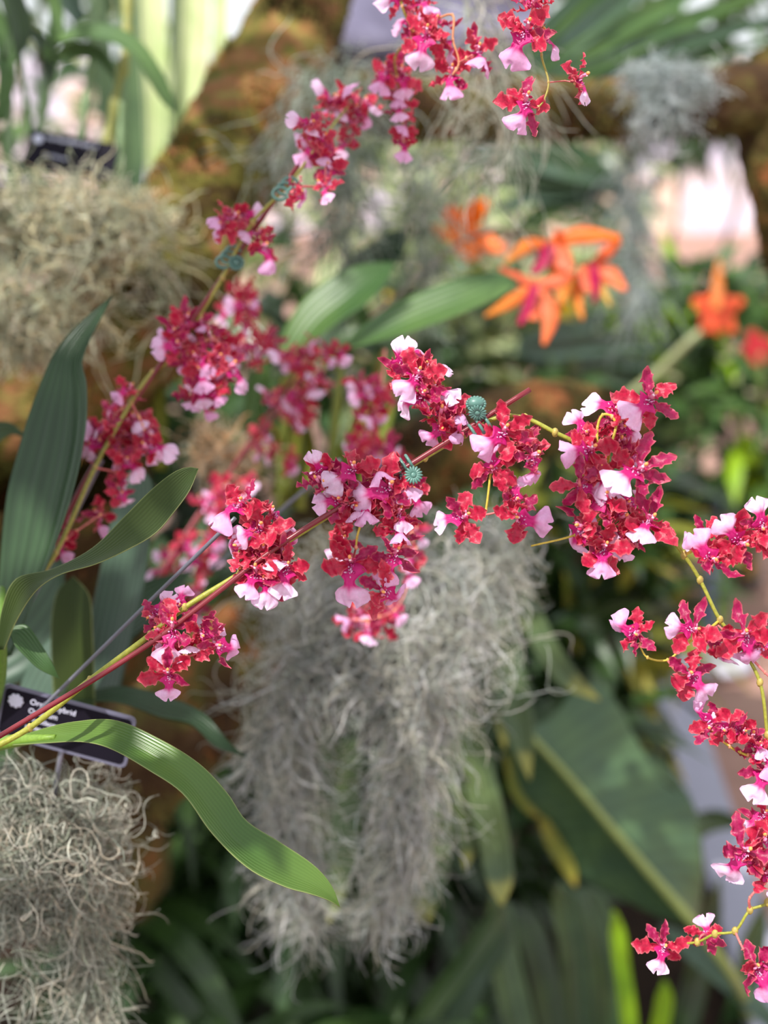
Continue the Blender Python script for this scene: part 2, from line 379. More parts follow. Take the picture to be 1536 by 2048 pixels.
PEDC = tuple(lin(196, 92, 98)); STC = tuple(lin(166, 150, 50)); STG = tuple(lin(150, 158, 60)); BRACT = tuple(lin(226, 160, 120))
CAMB = Matrix((RIGHT, UP, -FWD)).transposed()   # columns: right, up, towards the viewer
RNG = random.Random(7)
def flower(spray, px, py, z, a, tx, ty, s, branches, seed):
    rg = random.Random(seed*77+5)
    c = P(px, py, z)
    R = (CAMB @ Matrix.Rotation(math.radians(a), 3, 'Z') ) 
    # tilt: face looks up (tx) / right (ty) in the picture frame
    T = Matrix.Rotation(math.radians(-tx), 3, 'X') @ Matrix.Rotation(math.radians(ty), 3, 'Y')
    R = CAMB @ T @ Matrix.Rotation(math.radians(a), 3, 'Z')
    # pedicel back to the nearest branch point
    best = None
    for B in branches:
        for q in B:
            d = (Vector(q)-c).length
            if best is None or d < best[0]: best = (d, Vector(q))
    q = best[1]; back = R @ Vector((0, 0, -1))
    if (q-c).length > .045: q = c+(q-c).normalized()*.045 if False else q
    h = c+back*.0045*s; L = (q-c).length
    p = [c, h, h*.55+q*.45+back*min(.004, L*.2)+UP*.10*L, q]
    pts = catmull(p, 8)
    mb = MB(); mb.tube(pts, [.0011, .00085, .0006, .00055], 6, PEDC)
    mb.ball(q, (.0011, .0011, .0016), c=BRACT, nu=5, nv=4)
    fo = mb.build('flower', M_STALK, spray, loc=c)
    def sub(name, me, M):
        o = bpy.data.objects.new(name, me); COL.objects.link(o); o.parent = fo; o.matrix_local = M.to_4x4(); return o
    S3 = Matrix.Scale(s, 3)
    angs = [(0, 'sepal', 0), (-62, 'petal', 1), (62, 'petal', 1), (-118, 'sepal', 2), (118, 'sepal', 2)]
    for ang, nm, kind in angs:
        ang += rg.uniform(-20, 20)
        me = TEP[rg.randrange(len(TEP))]
        lay = {0: 0.0, 1: .0006, 2: -.0006}[kind]
        tilt = rg.uniform(-38, 34)
        M = R @ Matrix.Rotation(math.radians(ang), 3, 'Z') @ Matrix.Rotation(math.radians(tilt), 3, 'X') @ S3
        M4 = M.to_4x4(); M4.translation = R @ Vector((0, 0, lay))
        o = bpy.data.objects.new(nm, me); COL.objects.link(o); o.parent = fo; o.matrix_local = M4
    ML = R @ Matrix.Rotation(math.radians(rg.uniform(-32, 34)), 3, 'X') @ Matrix.Rotation(math.radians(rg.uniform(-25, 25)), 3, 'Y') @ Matrix.Scale(s*rg.uniform(.74, 1.0), 3)
    sub('lip', LIPS[rg.randrange(len(LIPS))], ML)
    sub('crest', CRESTS[rg.randrange(len(CRESTS))], ML)
    sub('column', COLS[0], R @ S3)
    return fo
def spray(label, base, branches, flowers, group=None, stalkcol=STC, r=.0016, seed0=0):
    """branches: list of (list of (px,py,z), radius start, radius end, colour)"""
    root = empty('orchid_flower_spray', P(*base)); tag(root, label, 'flower spray', group)
    mb = MB(); lines = []
    for br in branches:
        pts, r0, r1, c = br
        cp = catmull([P(*p) for p in pts], max(8, len(pts)*7))
        lines.append([Vector(x) for x in cp])
        mb.tube(cp, [r0, r1], 8, c)
        for q in pts[1:-1]:
            mb.ball(P(*q), (r0*1.08, r0*1.08, r0*1.5), c=tuple(0.75*x+.25*y for x, y in zip(c, BRACT)), nu=7, nv=5)
    mb.build('stalk', M_STALK, root)
    for i, f in enumerate(flowers):
        px, py, z, a, tx, ty, s = f; s *= 1.08
        flower(root, px, py, z, a, tx, ty, s, lines, seed0+i)
    return root

Z = .72
GREEN_ST = tuple(lin(150, 150, 56)); OLIVE = tuple(lin(150, 136, 58)); ROSE = tuple(lin(204, 110, 108)); YEL = tuple(lin(196, 172, 66))
MAIN_BR = [
 ([(-30, 1505, .73), (60, 1455, .73), (180, 1360, .725), (300, 1270, .722), (370, 1215, .722), (480, 1147, .722), (560, 1093, .722), (660, 1030, .722), (760, 968, .724), (850, 915, .726), (930, 868, .727), (1000, 834, .724), (1050, 836, .72), (1110, 865, .718), (1150, 885, .72), (1205, 930, .728), (1255, 995, .73), (1290, 1035, .728), (1322, 1055, .722), (1368, 1110, .72), (1400, 1160, .722), (1440, 1240, .72), (1480, 1290, .72), (1520, 1365, .718), (1535, 1470, .72), (1560, 1620, .722), (1562, 1720, .722), (1535, 1805, .722), (1500, 1820, .722), (1470, 1862, .724), (1430, 1868, .73), (1395, 1884, .74), (1350, 1888, .75)], .0018, .0007, GREEN_ST),
 ([(300, 1270, .722), (345, 1262, .716), (368, 1310, .716), (360, 1340, .716)], .0008, .0006, OLIVE),
 ([(300, 1270, .722), (372, 1312, .716), (420, 1290, .716)], .0007, .0006, ROSE),
 ([(480, 1147, .722), (478, 1110, .714), (488, 1070, .714), (520, 1040, .716)], .0008, .0006, OLIVE),
 ([(480, 1147, .722), (540, 1120, .714), (565, 1130, .714)], .0008, .0006, OLIVE),
 ([(660, 1030, .722), (690, 990, .716), (670, 955, .716), (650, 945, .716)], .0008, .0006, OLIVE),
 ([(700, 1000, .722), (722, 1035, .716), (714, 1075, .716), (712, 1095, .716)], .0008, .0006, YEL),
 ([(735, 985, .722), (770, 1000, .714), (795, 1040, .716), (788, 1090, .716), (770, 1150, .716), (765, 1175, .718)], .0008, .0006, ROSE),
 ([(730, 1035, .716), (785, 1024, .716)], .0006, .0006, PEDC),
 ([(875, 898, .726), (866, 850, .72), (845, 810, .718), (835, 760, .718), (815, 730, .718)], .0009, .0006, YEL),
 ([(960, 850, .724), (990, 880, .718), (982, 940, .716), (972, 1020, .716), (968, 1030, .716)], .0008, .0006, YEL),
 ([(968, 1030, .716), (930, 1020, .716)], .0006, .0005, OLIVE),
 ([(968, 1030, .716), (1000, 1025, .716), (1030, 1030, .716)], .0006, .0005, ROSE),
 ([(990, 880, .718), (1040, 890, .718), (1060, 910, .718)], .0006, .0005, ROSE),
 ([(1215, 925, .715), (1222, 890, .71), (1232, 850, .71), (1222, 832, .71), (1205, 830, .71), (1195, 855, .712), (1195, 890, .712)], .0008, .0007, YEL),
 ([(1230, 845, .71), (1260, 832, .71), (1290, 805, .712)], .0007, .0006, ROSE),
 ([(1215, 925, .712), (1185, 943, .71), (1160, 955, .712)], .0007, .0006, YEL),
 ([(1215, 925, .722), (1250, 930, .718), (1275, 940, .716)], .0007, .0006, OLIVE),
 ([(1290, 1035, .728), (1240, 1010, .72), (1190, 1045, .716), (1150, 1070, .716), (1062, 1092, .715)], .0008, .0005, YEL),
 ([(1240, 1010, .72), (1205, 1080, .716), (1205, 1105, .716)], .0007, .0005, ROSE),
 ([(1368, 1110, .72), (1400, 1095, .716), (1440, 1080, .716), (1480, 1060, .716), (1530, 1035, .716), (1560, 1015, .716)], .0008, .0006, YEL),
 ([(1440, 1240, .72), (1415, 1260, .717), (1370, 1290, .716), (1335, 1320, .716), (1295, 1315, .716), (1278, 1290, .716)], .0008, .0005, YEL),
 ([(1435, 1250, .72), (1460, 1270, .714), (1490, 1275, .714)], .0006, .0006, ROSE),
 ([(1335, 1320, .716), (1355, 1345, .716), (1378, 1350, .716)], .0008, .0006, ROSE),
 ([(1560, 1500, .72), (1510, 1512, .716), (1480, 1505, .716), (1440, 1478, .716), (1415, 1450, .716)], .0009, .0006, YEL),
 ([(1480, 1290, .72), (1530, 1345, .716), (1560, 1370, .716)], .0008, .0006, ROSE),
 ([(1562, 1660, .72), (1520, 1670, .716), (1490, 1690, .716)], .0008, .0006, ROSE),
 ([(1500, 1820, .722), (1500, 1795, .717), (1530, 1765, .716)], .0008, .0006, ROSE),
 ([(1470, 1862, .724), (1480, 1885, .718), (1495, 1912, .716), (1510, 1925, .716)], .0007, .0006, ROSE),
]
# flowers of the near spray: px, py, depth, lip turn (0 down, - left, + right), tilt up, tilt right, size
F1 = [
 (345, 1260, .712, -12, 28, 0, 1.1), (337, 1348, .712, -3, 2, 4, .98), (322, 1266, .718, -62, 30, -50, .75), (432, 1290, .712, 78, 0, 50, .85),
 (400, 1262, .716, 60, -35, 45, .8), (312, 1232, .738, 150, 20, -30, .8), (358, 1212, .74, 170, 40, 20, .7), (372, 1300, .72, 15, 60, 20, .75),
 (487, 1012, .712, -48, 18, -25, 1.0), (522, 1058, .71, -72, 18, -18, 1.05), (484, 1090, .712, -88, 0, -52, .95), (530, 1100, .716, 175, 50, 0, 1.05),
 (512, 1148, .710, -22, 20, -8, 1.05), (530, 1165, .714, 2, 5, 0, 1.0), (572, 1138, .712, -8, 10, 12, .9), (562, 1090, .718, 60, -45, 40, .95),
 (546, 1125, .718, 10, 60, 10, .8), (494, 1130, .718, -60, -30, -50, .85), (545, 1030, .716, 90, 55, 30, .75),
 (650, 945, .714, -152, -18, -15, .95), (641, 966, .714, 175, 60, -25, .9), (705, 940, .712, -52, 15, -12, 1.05), (684, 1002, .712, -80, 10, -38, .9),
 (778, 976, .710, -72, 15, -12, 1.12), (752, 955, .718, 20, 60, -10, .9), (700, 1004, .714, -95, -15, 5, .95), (728, 1012, .716, 10, 55, 10, .85),
 (703, 1126, .712, 4, 0, -4, 1.18), (795, 1032, .714, 15, 40, 30, .8), (790, 1062, .714, 5, 30, 25, .9), (787, 1110, .712, -14, 10, 18, 1.0),
 (765, 1180, .712, 62, -15, 25, 1.05), (688, 1082, .76, -38, 10, -10, .85), (716, 1034, .718, 0, 60, -10, .8), (800, 955, .716, 25, 30, 25, .9),
 (822, 984, .76, 30, 0, 30, .85), (775, 1010, .718, 175, 50, 20, .9), (672, 975, .72, 120, 40, -10, .85),
 (806, 736, .716, 160, 20, -28, .85), (835, 752, .71, -36, 10, -4, 1.0), (842, 793, .71, -62, 10, -6, .95), (864, 782, .716, 60, 35, 35, .8),
 (880, 830, .712, 178, 58, 8, 1.05), (885, 850, .716, -38, -38, -18, .85), (902, 815, .718, 40, 50, 38, .85), (906, 846, .718, 20, 40, 38, .75), (822, 716, .718, 150, 42, 0, .75), (855, 740, .72, 90, 45, 20, .75),
 (1005, 864, .71, -50, 8, -4, 1.12), (985, 935, .71, 168, 5, 168, 1.0), (1062, 915, .712, 22, 0, 42, 1.0), (1050, 888, .718, 22, 40, 28, .85),
 (925, 1036, .71, -78, 16, 0, 1.0), (1035, 1036, .71, 80, 0, 16, 1.0), (1027, 1002, .716, 178, 40, 20, .8),
 (1297, 800, .706, -50, 8, 0, 1.2), (1234, 824, .714, -108, 28, -28, .95), (1178, 900, .708, -78, 10, -8, 1.12), (1160, 970, .704, -80, 0, 168, 1.08),
 (1275, 942, .704, -54, 8, 0, 1.25), (1235, 888, .718, 178, 50, 10, 1.05), (1252, 908, .72, 92, 48, 38, .95), (1206, 948, .712, 8, 18, -10, .9), (1210, 1000, .71, -70, 28, -20, .95),
 (1238, 1035, .714, 178, 40, 28, 1.0), (1252, 1010, .718, 120, 30, 28, .85), (1298, 1044, .708, -30, 8, 0, 1.12), (1168, 1056, .71, -58, 0, -58, 1.08), (1188, 1085, .714, 95, 30, 30, .9),
 (1205, 1100, .71, -8, 10, 10, 1.0), (1250, 1080, .716, 0, -38, -20, .85), (1240, 850, .718, 30, -30, 30, .8), (1172, 868, .718, -150, 30, -18, .8),
 (1478, 1084, .71, -138, 10, 0, 1.15), (1424, 1122, .71, -150, 28, -10, 1.08), (1408, 1072, .718, -100, 40, -30, .8), (1522, 1056, .712, -168, 20, -10, .9), (1534, 1078, .716, 90, 40, 20, .85),
 (1275, 1268, .71, -132, 20, -36, .92), (1384, 1258, .71, -98, 10, -8, 1.02), (1380, 1350, .71, 42, 0, 10, 1.05), (1490, 1270, .708, 20, 0, 0, 1.1), (1450, 1288, .716, 8, -20, -20, .85), (1522, 1284, .718, 60, 20, 20, .75),
 (1426, 1446, .712, -132, 0, -50, .85), (1452, 1460, .712, -150, 30, -36, .85), (1482, 1462, .714, -112, 20, -10, .75), (1502, 1484, .716, 40, 60, 28, .8), (1522, 1506, .716, 20, 50, 0, .85), (1530, 1545, .714, -30, 20, 0, .95),
 (1487, 1702, .708, -25, 0, 0, 1.2), (1522, 1682, .714, 90, 40, 28, 1.05), (1532, 1748, .716, 20, 10, 10, .85), (1325, 1893, .75, -20, 0, -4, 1.0), (1410, 1870, .742, 170, 20, 150, .85),
 (1512, 1935, .71, 32, 8, 8, 1.05), (1528, 1632, .716, -60, 30, -20, .8),
]
spray('long arching red orchid spray tied to the sharp maroon cane, drooping at the right', (-30, 1505, .73), MAIN_BR, F1, seed0=100)

def rs(pts, z, seed, s=.95, dz=.02, lips=None):
    rg = random.Random(seed); out = []
    for p in pts:
        a = p[2] if len(p) > 2 else rg.uniform(-100, 60)
        out.append((p[0], p[1], z+rg.uniform(-dz, dz), a, rg.uniform(-25, 65), rg.uniform(-65, 65), s*rg.uniform(.8, 1.08)))
    return out
# top right hanging sprays
spray('nearly sharp orchid spray of four dusky pink flowers hanging before the horizontal mossy branch', (1058, -40, .73),
 [([(1058, -40, .73), (1068, 20, .728), (1086, 55, .726), (1083, 110, .724), (1097, 165, .722), (1088, 200, .72), (1076, 216, .72)], .0008, .0005, OLIVE),
  ([(1097, 165, .722), (1130, 162, .73), (1150, 165, .728)], .0004, .0004, ROSE)],
 [(1052, 62, .716, -24, 5, 0, 1.1), (1066, 12, .722, 178, 48, 0, .85), (1083, 75, .728, 60, 20, 30, .8), (1049, 206, .716, -20, 5, 4, 1.05), (1156, 160, .726, 12, 0, 60, .9)], seed0=300)
spray('soft-focus red orchid spray with pale lips dangling at the top beside wisps of grey moss', (795, -40, .82),
 [([(795, -40, .82), (805, 15, .82), (823, 65, .83), (790, 115, .86), (795, 160, .88), (805, 230, .89), (808, 290, .9)], .0009, .0005, OLIVE),
  ([(823, 65, .83), (860, 45, .81), (905, 30, .80), (906, 80, .80), (918, 125, .80), (905, 150, .80)], .0008, .0006, tuple(lin(196, 130, 90))),
  ([(918, 125, .80), (945, 110, .79)], .0006, .0006, ROSE)],
 [(852, 72, .80, -15, 8, 0, 1.05), (868, 48, .81, 175, 45, 20, 1.0), (832, 45, .83, -100, 20, -20, .9), (905, 150, .81, -5, 10, -5, 1.0), (952, 108, .80, -4, 10, 15, 1.0), (885, 85, .82, 60, 40, 30, .8),
  (772, 145, .88, -20, 10, -10, 1.0), (802, 150, .88, 15, 10, 10, 1.0), (795, 185, .89, 5, 30, 0, .8), (800, 215, .89, 0, 30, 10, .8), (806, 250, .9, -10, 30, 10, .75), (806, 285, .9, 0, 10, 0, .75), (800, -5, .82, -70, 10, -10, .9), (838, 2, .82, 30, 30, 20, .85)], seed0=330)
# second long spray
Bf = rs([(207, 868, -85), (178, 888, -90), (236, 800, -60), (256, 780, -40), (226, 832), (216, 850, -70), (200, 880, -40), (272, 842), (286, 878, 30), (264, 872), (300, 900, 75), (250, 905), (262, 850), (240, 880), (242, 945, 20), (240, 985, 30), (205, 1030, 10), (125, 1080, -10), (130, 1045), (248, 925), (290, 860)], .91, 11)
Bf += rs([(372, 662, -60), (360, 690, -80), (400, 648), (418, 680, 20), (398, 720), (432, 712), (385, 750), (402, 778, 10), (415, 800, 0), (440, 760), (458, 738, 70), (372, 640), (350, 662, -70), (390, 690), (378, 715, -20), (440, 680, 40), (408, 745), (425, 780, 20), (390, 800, -10), (455, 700)], .91, 12)
Bf += rs([(462, 440, -60), (450, 452, -50), (485, 432, 100), (515, 470), (522, 495, 10)], .89, 13)
Bf += rs([(612, 256, -85), (640, 282), (650, 305, -10), (636, 262), (655, 335, 0), (650, 375, 0), (592, 385, 80), (630, 300, -40)], .86, 14, s=.9)
Bf += rs([(690, 200), (662, 206, -80), (712, 222), (702, 250), (735, 212, 30), (690, 290, 0), (680, 235)], .93, 15)
spray('second orchid spray up the tree trunk, blurred crimson flowers climbing from the big ribbed leaf', (60, 1180, .88),
 [([(60, 1180, .88), (112, 1105, .88), (190, 935, .89), (262, 805, .90), (305, 745, .905), (352, 712, .91), (400, 630, .91), (445, 555, .90), (505, 445, .88), (575, 372, .87), (640, 285, .88), (720, 180, .93)], .0017, .0009, tuple(lin(150, 145, 66))),
  ([(262, 805, .90), (230, 830, .9), (205, 870, .9), (180, 888, .9)], .0008, .0006, ROSE), ([(190, 935, .89), (240, 950, .9), (245, 985, .9)], .0007, .0006, ROSE),
  ([(262, 805, .90), (285, 850, .9), (298, 900, .9)], .0008, .0006, ROSE),
  ([(352, 712, .91), (395, 700, .9), (405, 760, .9), (412, 800, .9)], .0008, .0006, ROSE), ([(352, 712, .91), (430, 680, .9), (455, 735, .9)], .0007, .0006, ROSE), ([(112, 1105, .88), (130, 1080, .89), (200, 1030, .9)], .0006, .0006, ROSE),
  ([(490, 480, .88), (462, 465, .88), (455, 450, .88)], .0007, .0006, ROSE), ([(640, 285, .88), (650, 330, .86), (652, 375, .86)], .0007, .0006, ROSE)], Bf, seed0=400)
Cf = rs([(338, 1112), (352, 1150, -20), (398, 1122), (420, 1072), (392, 1180), (432, 1022), (460, 982), (432, 992, -80), (500, 976), (402, 1005), (330, 1140), (370, 1085), (410, 1150, 20), (425, 1100), (440, 975, -50), (395, 1210)], 1.12, 21)
Cf += rs([(560, 800, -80), (592, 788), (622, 782, 20), (600, 832, 10), (540, 792, -80), (642, 765), (522, 862), (512, 890), (545, 902), (580, 922, 20), (588, 845), (605, 805)], 1.15, 22)
Cf += rs([(620, 702), (652, 708, 20), (682, 702, 30), (600, 730), (562, 716), (532, 672), (502, 642), (548, 692), (585, 705), (490, 610), (510, 690), (470, 590), (495, 585), (520, 720), (475, 700, -10), (480, 640), (455, 620)], 1.1, 23)
spray('third orchid spray farther back, its heavily blurred pink flowers left of the centre', (225, 1290, 1.1),
 [([(225, 1290, 1.1), (280, 1210, 1.1), (360, 1085, 1.12), (430, 980, 1.14), (520, 870, 1.15), (575, 790, 1.15), (620, 720, 1.12), (635, 680, 1.1)], .0019, .001, tuple(lin(150, 80, 84))),
  ([(620, 720, 1.12), (560, 715, 1.1), (520, 670, 1.1), (485, 600, 1.08)], .0009, .0007, ROSE), ([(575, 790, 1.15), (620, 790, 1.15)], .0009, .0007, ROSE), ([(520, 870, 1.15), (580, 920, 1.15)], .0009, .0007, ROSE), ([(620, 720, 1.12), (680, 705, 1.1)], .0009, .0007, ROSE),
  ([(360, 1085, 1.12), (400, 1130, 1.12)], .0009, .0007, ROSE)], Cf, seed0=500)
Df = rs([(735, 785, -60), (760, 778), (752, 815), (738, 870), (712, 890, -70), (770, 892), (745, 905), (792, 925, 40), (720, 770, -70), (775, 790), (745, 840)], 1.08, 31)
spray('short blurred orchid spray hanging behind the upright cluster left of the upper daisy clip', (770, 700, 1.1),
 [([(770, 700, 1.1), (765, 760, 1.08), (748, 830, 1.08), (740, 890, 1.08), (790, 930, 1.08)], .0010, .0006, ROSE)], Df, seed0=560)
Ef = rs([(700, 1245, -60), (722, 1225), (735, 1262), (790, 1222, 30), (822, 1108), (830, 1065), (765, 1245), (825, 1140)], .95, 33)
spray('few blurred orchid blooms dangling in front of the grey moss under the large sharp cluster', (820, 1040, .95),
 [([(820, 1040, .95), (826, 1110, .95), (795, 1215, .95), (730, 1240, .95), (700, 1240, .95)], .0008, .0005, ROSE)], Ef, seed0=580)

# ------------------------------------------------------------------ canes, wires, clips
def cane(name, a, b, r, mat, label, cat, mid=None, bead=None, group=None):
    pts = [P(*a)]+([P(*m) for m in mid] if mid else [])+[P(*b)]
    cp = catmull(pts, 40); mb = MB(); mb.tube(cp, r, 12)
    o = mb.build(name, mat, loc=P(*a)); tag(o, label, cat, group); return o
cane('plant_stake', (-30, 1490, .718), (1060, 779, .715), .00148, M_STAKE, 'maroon coated cane carrying the sharp orchid spray across the picture, cut end bare', 'plant stake', mid=[(300, 1287, .712), (560, 1090, .710), (800, 942, .712)])
cane('plant_stake', (60, 1190, .895), (605, 318, .875), .0015, M_STAKE, 'blurred maroon cane behind the second orchid spray, leaning up the trunk', 'plant stake', mid=[(190, 925, .9), (440, 560, .905)])
cane('plant_stake', (200, 1330, 1.13), (640, 675, 1.15), .0016, M_STAKE, 'faint maroon cane of the far third orchid spray', 'plant stake')
cane('support_wire', (60, 1440, .82), (470, 1036, .735), .00115, M_WIRE, 'grey wire rod behind the near orchid stalk, ending in the sharp flower cluster', 'support wire', mid=[(290, 1212, .77)])
cane('support_wire', (40, 1245, .93), (205, 920, .93), .0015, M_WIRE, 'blurred grey wire rising beside the big ribbed leaf', 'support wire')
cane('support_wire', (420, 1140, 1.02), (680, 920, .98), .0014, M_WIRE, 'out-of-focus grey wire showing between the two sharp left flower clusters', 'support wire')

def daisy_clip(px, py, z, tilt, ax_ay, label, face, s=1.0):
    """daisy: face centre; coil round the cane nearby"""
    c = P(px, py, z); root = empty('daisy_clip', c); tag(root, label, 'clip', 'daisy plant clips' if False else None)
    R = CAMB @ Matrix.Rotation(math.radians(-tilt[0]), 3, 'X') @ Matrix.Rotation(math.radians(tilt[1]), 3, 'Y')
    mb = MB(); n = 16; rr = .0050*s
    for k in range(n):
        a = 2*math.pi*k/n; d = Vector((math.cos(a), math.sin(a), 0)); t = Vector((-math.sin(a), math.cos(a), 0))
        M = Matrix((d, t, Vector((0, 0, 1)))).transposed()
        mb.ball(c+R@(d*rr*.62), (rr*.42, rr*.155, rr*.16), ax=R@M, nu=8, nv=6)
    mb.ball(c-R@Vector((0, 0, .0004)), (rr*.8, rr*.8, rr*.12), ax=R, nu=20, nv=6)
    mb.build('daisy_head', M_CLIP, root)
    m2 = MB(); m2.ball(c+R@Vector((0, 0, .0004)), (rr*.30, rr*.30, rr*.16), ax=R, nu=14, nv=8)
    for k in range(12):
        a = k*2.4; q = rr*.06*math.sqrt(k)
        m2.ball(c+R@Vector((q*math.cos(a)*1.2, q*math.sin(a)*1.2, rr*.15)), rr*.045, nu=6, nv=4)
    m2.build('button', M_CLIP, root)
    (x0, y0), (x1, y1) = ax_ay           # axis of the coil along the cane
    A = P(x0, y0, .7135); B = P(x1, y1, .7135); ax = (B-A).normalized(); n1 = ax.cross(-FWD).normalized(); n2 = ax.cross(n1)
    for k in range(3):
        cc = A+(B-A)*(k/2.0); pts = []
        for i in range(22):
            a = 2*math.pi*i/21*.80+.2+.5*k; pts.append(cc+ax*.0004*i/21+(n1*math.cos(a)+n2*math.sin(a))*(.0040))
        m3 = MB(); m3.tube(pts, .00088, 8)
        m3.ball(pts[0], .0011, nu=8, nv=6); m3.ball(pts[-1], .0011, nu=8, nv=6); m3.build('coil', M_CLIP, root)
    m4 = MB(); mid = A*.5+B*.5; m4.tube([c-R@Vector((0, 0, .0004)), mid*.5+c*.5-R@Vector((0, 0, .002)), mid-(c-mid).normalized()*(-.002)], .0009, 8); m4.build('arm', M_CLIP, root)
    return root
daisy_clip(827, 950, .706, (5, 5), ((794, 938), (818, 924)), 'green plastic daisy clip hanging below the cane, flower face turned to the viewer', 1)
cl = daisy_clip(955, 826, .708, (-38, -8), ((944, 864), (974, 846)), 'green plastic daisy clip on top of the cane near its bare end, face turned down', 1, s=1.0)
kb = MB(); kb.ball(P(952, 806, .711), (.0050, .0040, .0036), nu=22, nv=14)
for k in range(18):
    a = 2*math.pi*k/18; kb.ball(P(952, 808, .7095)+RIGHT*math.cos(a)*.0048+UP*math.sin(a)*.0036, .0009, nu=6, nv=5)
kb.build('knob', M_CLIP, cl)
def far_clip(px, py, z, label):
    c = P(px, py, z); root = empty('daisy_clip', c); tag(root, label, 'clip'); mb = MB()
    for k in range(3):
        o = Vector((.003*(k-1), .002*k, .003*(k-1)))
        mb.tube([c+o+RIGHT*math.cos(a)*.005+UP*math.sin(a)*.004 for a in np.linspace(0, 5.6, 18)], .0011, 7)
    mb.build('coil', M_CLIP, root)
    m2 = MB()
    for k in range(12):
        a = k*math.pi/6; m2.ball(c+RIGHT*(.006+math.cos(a)*.004)-UP*.004+UP*math.sin(a)*.004-FWD*.003, .0016, nu=7, nv=5)
    m2.ball(c+RIGHT*.006-UP*.004-FWD*.003, .0028, nu=8, nv=6); m2.build('daisy_head', M_CLIP, root)
far_clip(570, 378, .862, 'dark green clip blurred on the second cane below the upper left flowers')
far_clip(456, 515, .895, 'dark green clip blurred on the second cane, next one down the trunk')

# ------------------------------------------------------------------ leaves with traced edges and real curvature
def leafE(name, A, B, mat, parent=None, sag=.08, nu=34, nv=13, wave=0.0, ribs=0, th=.0005):
    """A and B: the two margins as (px,py,z) lists; sag: how far the midrib sinks away (part of width)"""
    a = catmull([P(*p) for p in A], nu); b = catmull([P(*p) for p in B], nu)
    V = []; UV = []
    for i in range(nu):
        u = i/(nu-1); w = np.linalg.norm(a[i]-b[i])
        t = a[min(i+1, nu-1)]-a[max(i-1, 0)]+b[min(i+1, nu-1)]-b[max(i-1, 0)]
        n = np.cross(t, b[i]-a[i]); nn = np.linalg.norm(n)
        n = n/nn if nn > 1e-9 else -np.array(FWD)
        if np.dot(n, -np.array(FWD)) < 0: n = -n
        for j in range(nv):
            v = j/(nv-1); p = a[i]*(1-v)+b[i]*v
            p = p-n*w*sag*(1-abs(2*v-1)**1.4)
            if wave: p = p+n*w*wave*abs(2*v-1)*math.sin(u*17+(3 if v > .5 else 0))
            if ribs: p = p+n*w*.012*math.sin(v*math.pi*2*ribs)*math.sin(math.pi*v)*math.sin(math.pi*min(u*1.0, 1))
            V.append(p); UV.append((v, u))
    F = np.array([(i*nv+j, i*nv+j+1, (i+1)*nv+j+1, (i+1)*nv+j) for i in range(nu-1) for j in range(nv-1)])
    o = mk(name, np.array(V), F, mat, parent, uv=np.array(UV), loc=None if parent is not None else P(*A[0]))
    if th:
        md = o.modifiers.new('thickness', 'SOLIDIFY'); md.thickness = th; md.offset = 0
    return o
LF_BRIGHT = leaf_mat('leaf_bright', lin(112, 142, 60), lin(74, 108, 46), veins=12, rough=.27, trans=.3, rib=.00012, vein_c=.05, margin=.55, nscale=9)
LF_OLIVE = leaf_mat('leaf_olive', lin(58, 72, 28), lin(48, 64, 26), veins=11, rough=.55, trans=.1, rib=.0002, vein_c=.10, spec=.25, margin=.4)
LF_DEEP = leaf_mat('leaf_deep', lin(44, 68, 42), lin(56, 82, 50), veins=9, rough=.38, trans=.2, rib=.0006, vein_c=.12)
LF_BLUE = leaf_mat('leaf_bluegreen', lin(70, 92, 76), lin(56, 80, 52), veins=8, rough=.42, trans=.15, rib=.0004)
LF_MID = leaf_mat('leaf_mid', lin(92, 122, 62), lin(66, 98, 52), veins=8, rough=.4, trans=.25, rib=.0004)
LF_LIT_PALE = leaf_mat('leaf_lit_pale', lin(196, 214, 146), lin(226, 232, 186), veins=4, rough=.5, trans=.5, rib=0)  # backlit brightness of the leaves put into the pale base colour
LF_DARK = leaf_mat('leaf_dark', lin(38, 58, 26), lin(56, 80, 36), veins=5, rough=.28, trans=.15, rib=.0005, spec=.6)
LF_STRAP = leaf_mat('leaf_strap', lin(48, 76, 38), lin(78, 104, 58), veins=4, rough=.28, trans=.18, rib=.0006, spec=.65)
LF_YELTIP = leaf_mat('leaf_yellow_tip', lin(82, 104, 72), lin(100, 118, 66), veins=6, rough=.45, trans=.25, rib=.0004, tip=(lin(186, 184, 100), .98, 1.12))
LF_OLD = leaf_mat('leaf_yellowing', lin(124, 138, 48), lin(160, 150, 56), veins=5, rough=.5, trans=.35, rib=.0005, tip=(lin(190, 160, 70), .9, 1.2))
LF_BIG = leaf_mat('leaf_big', lin(66, 92, 66), lin(80, 106, 66), veins=2, rough=.45, trans=.18, rib=.0006, vein_c=.10, side=9)
LF_LIME = leaf_mat('leaf_lime', lin(164, 200, 20), lin(140, 186, 24), veins=3, rough=.5, trans=.4, rib=0)

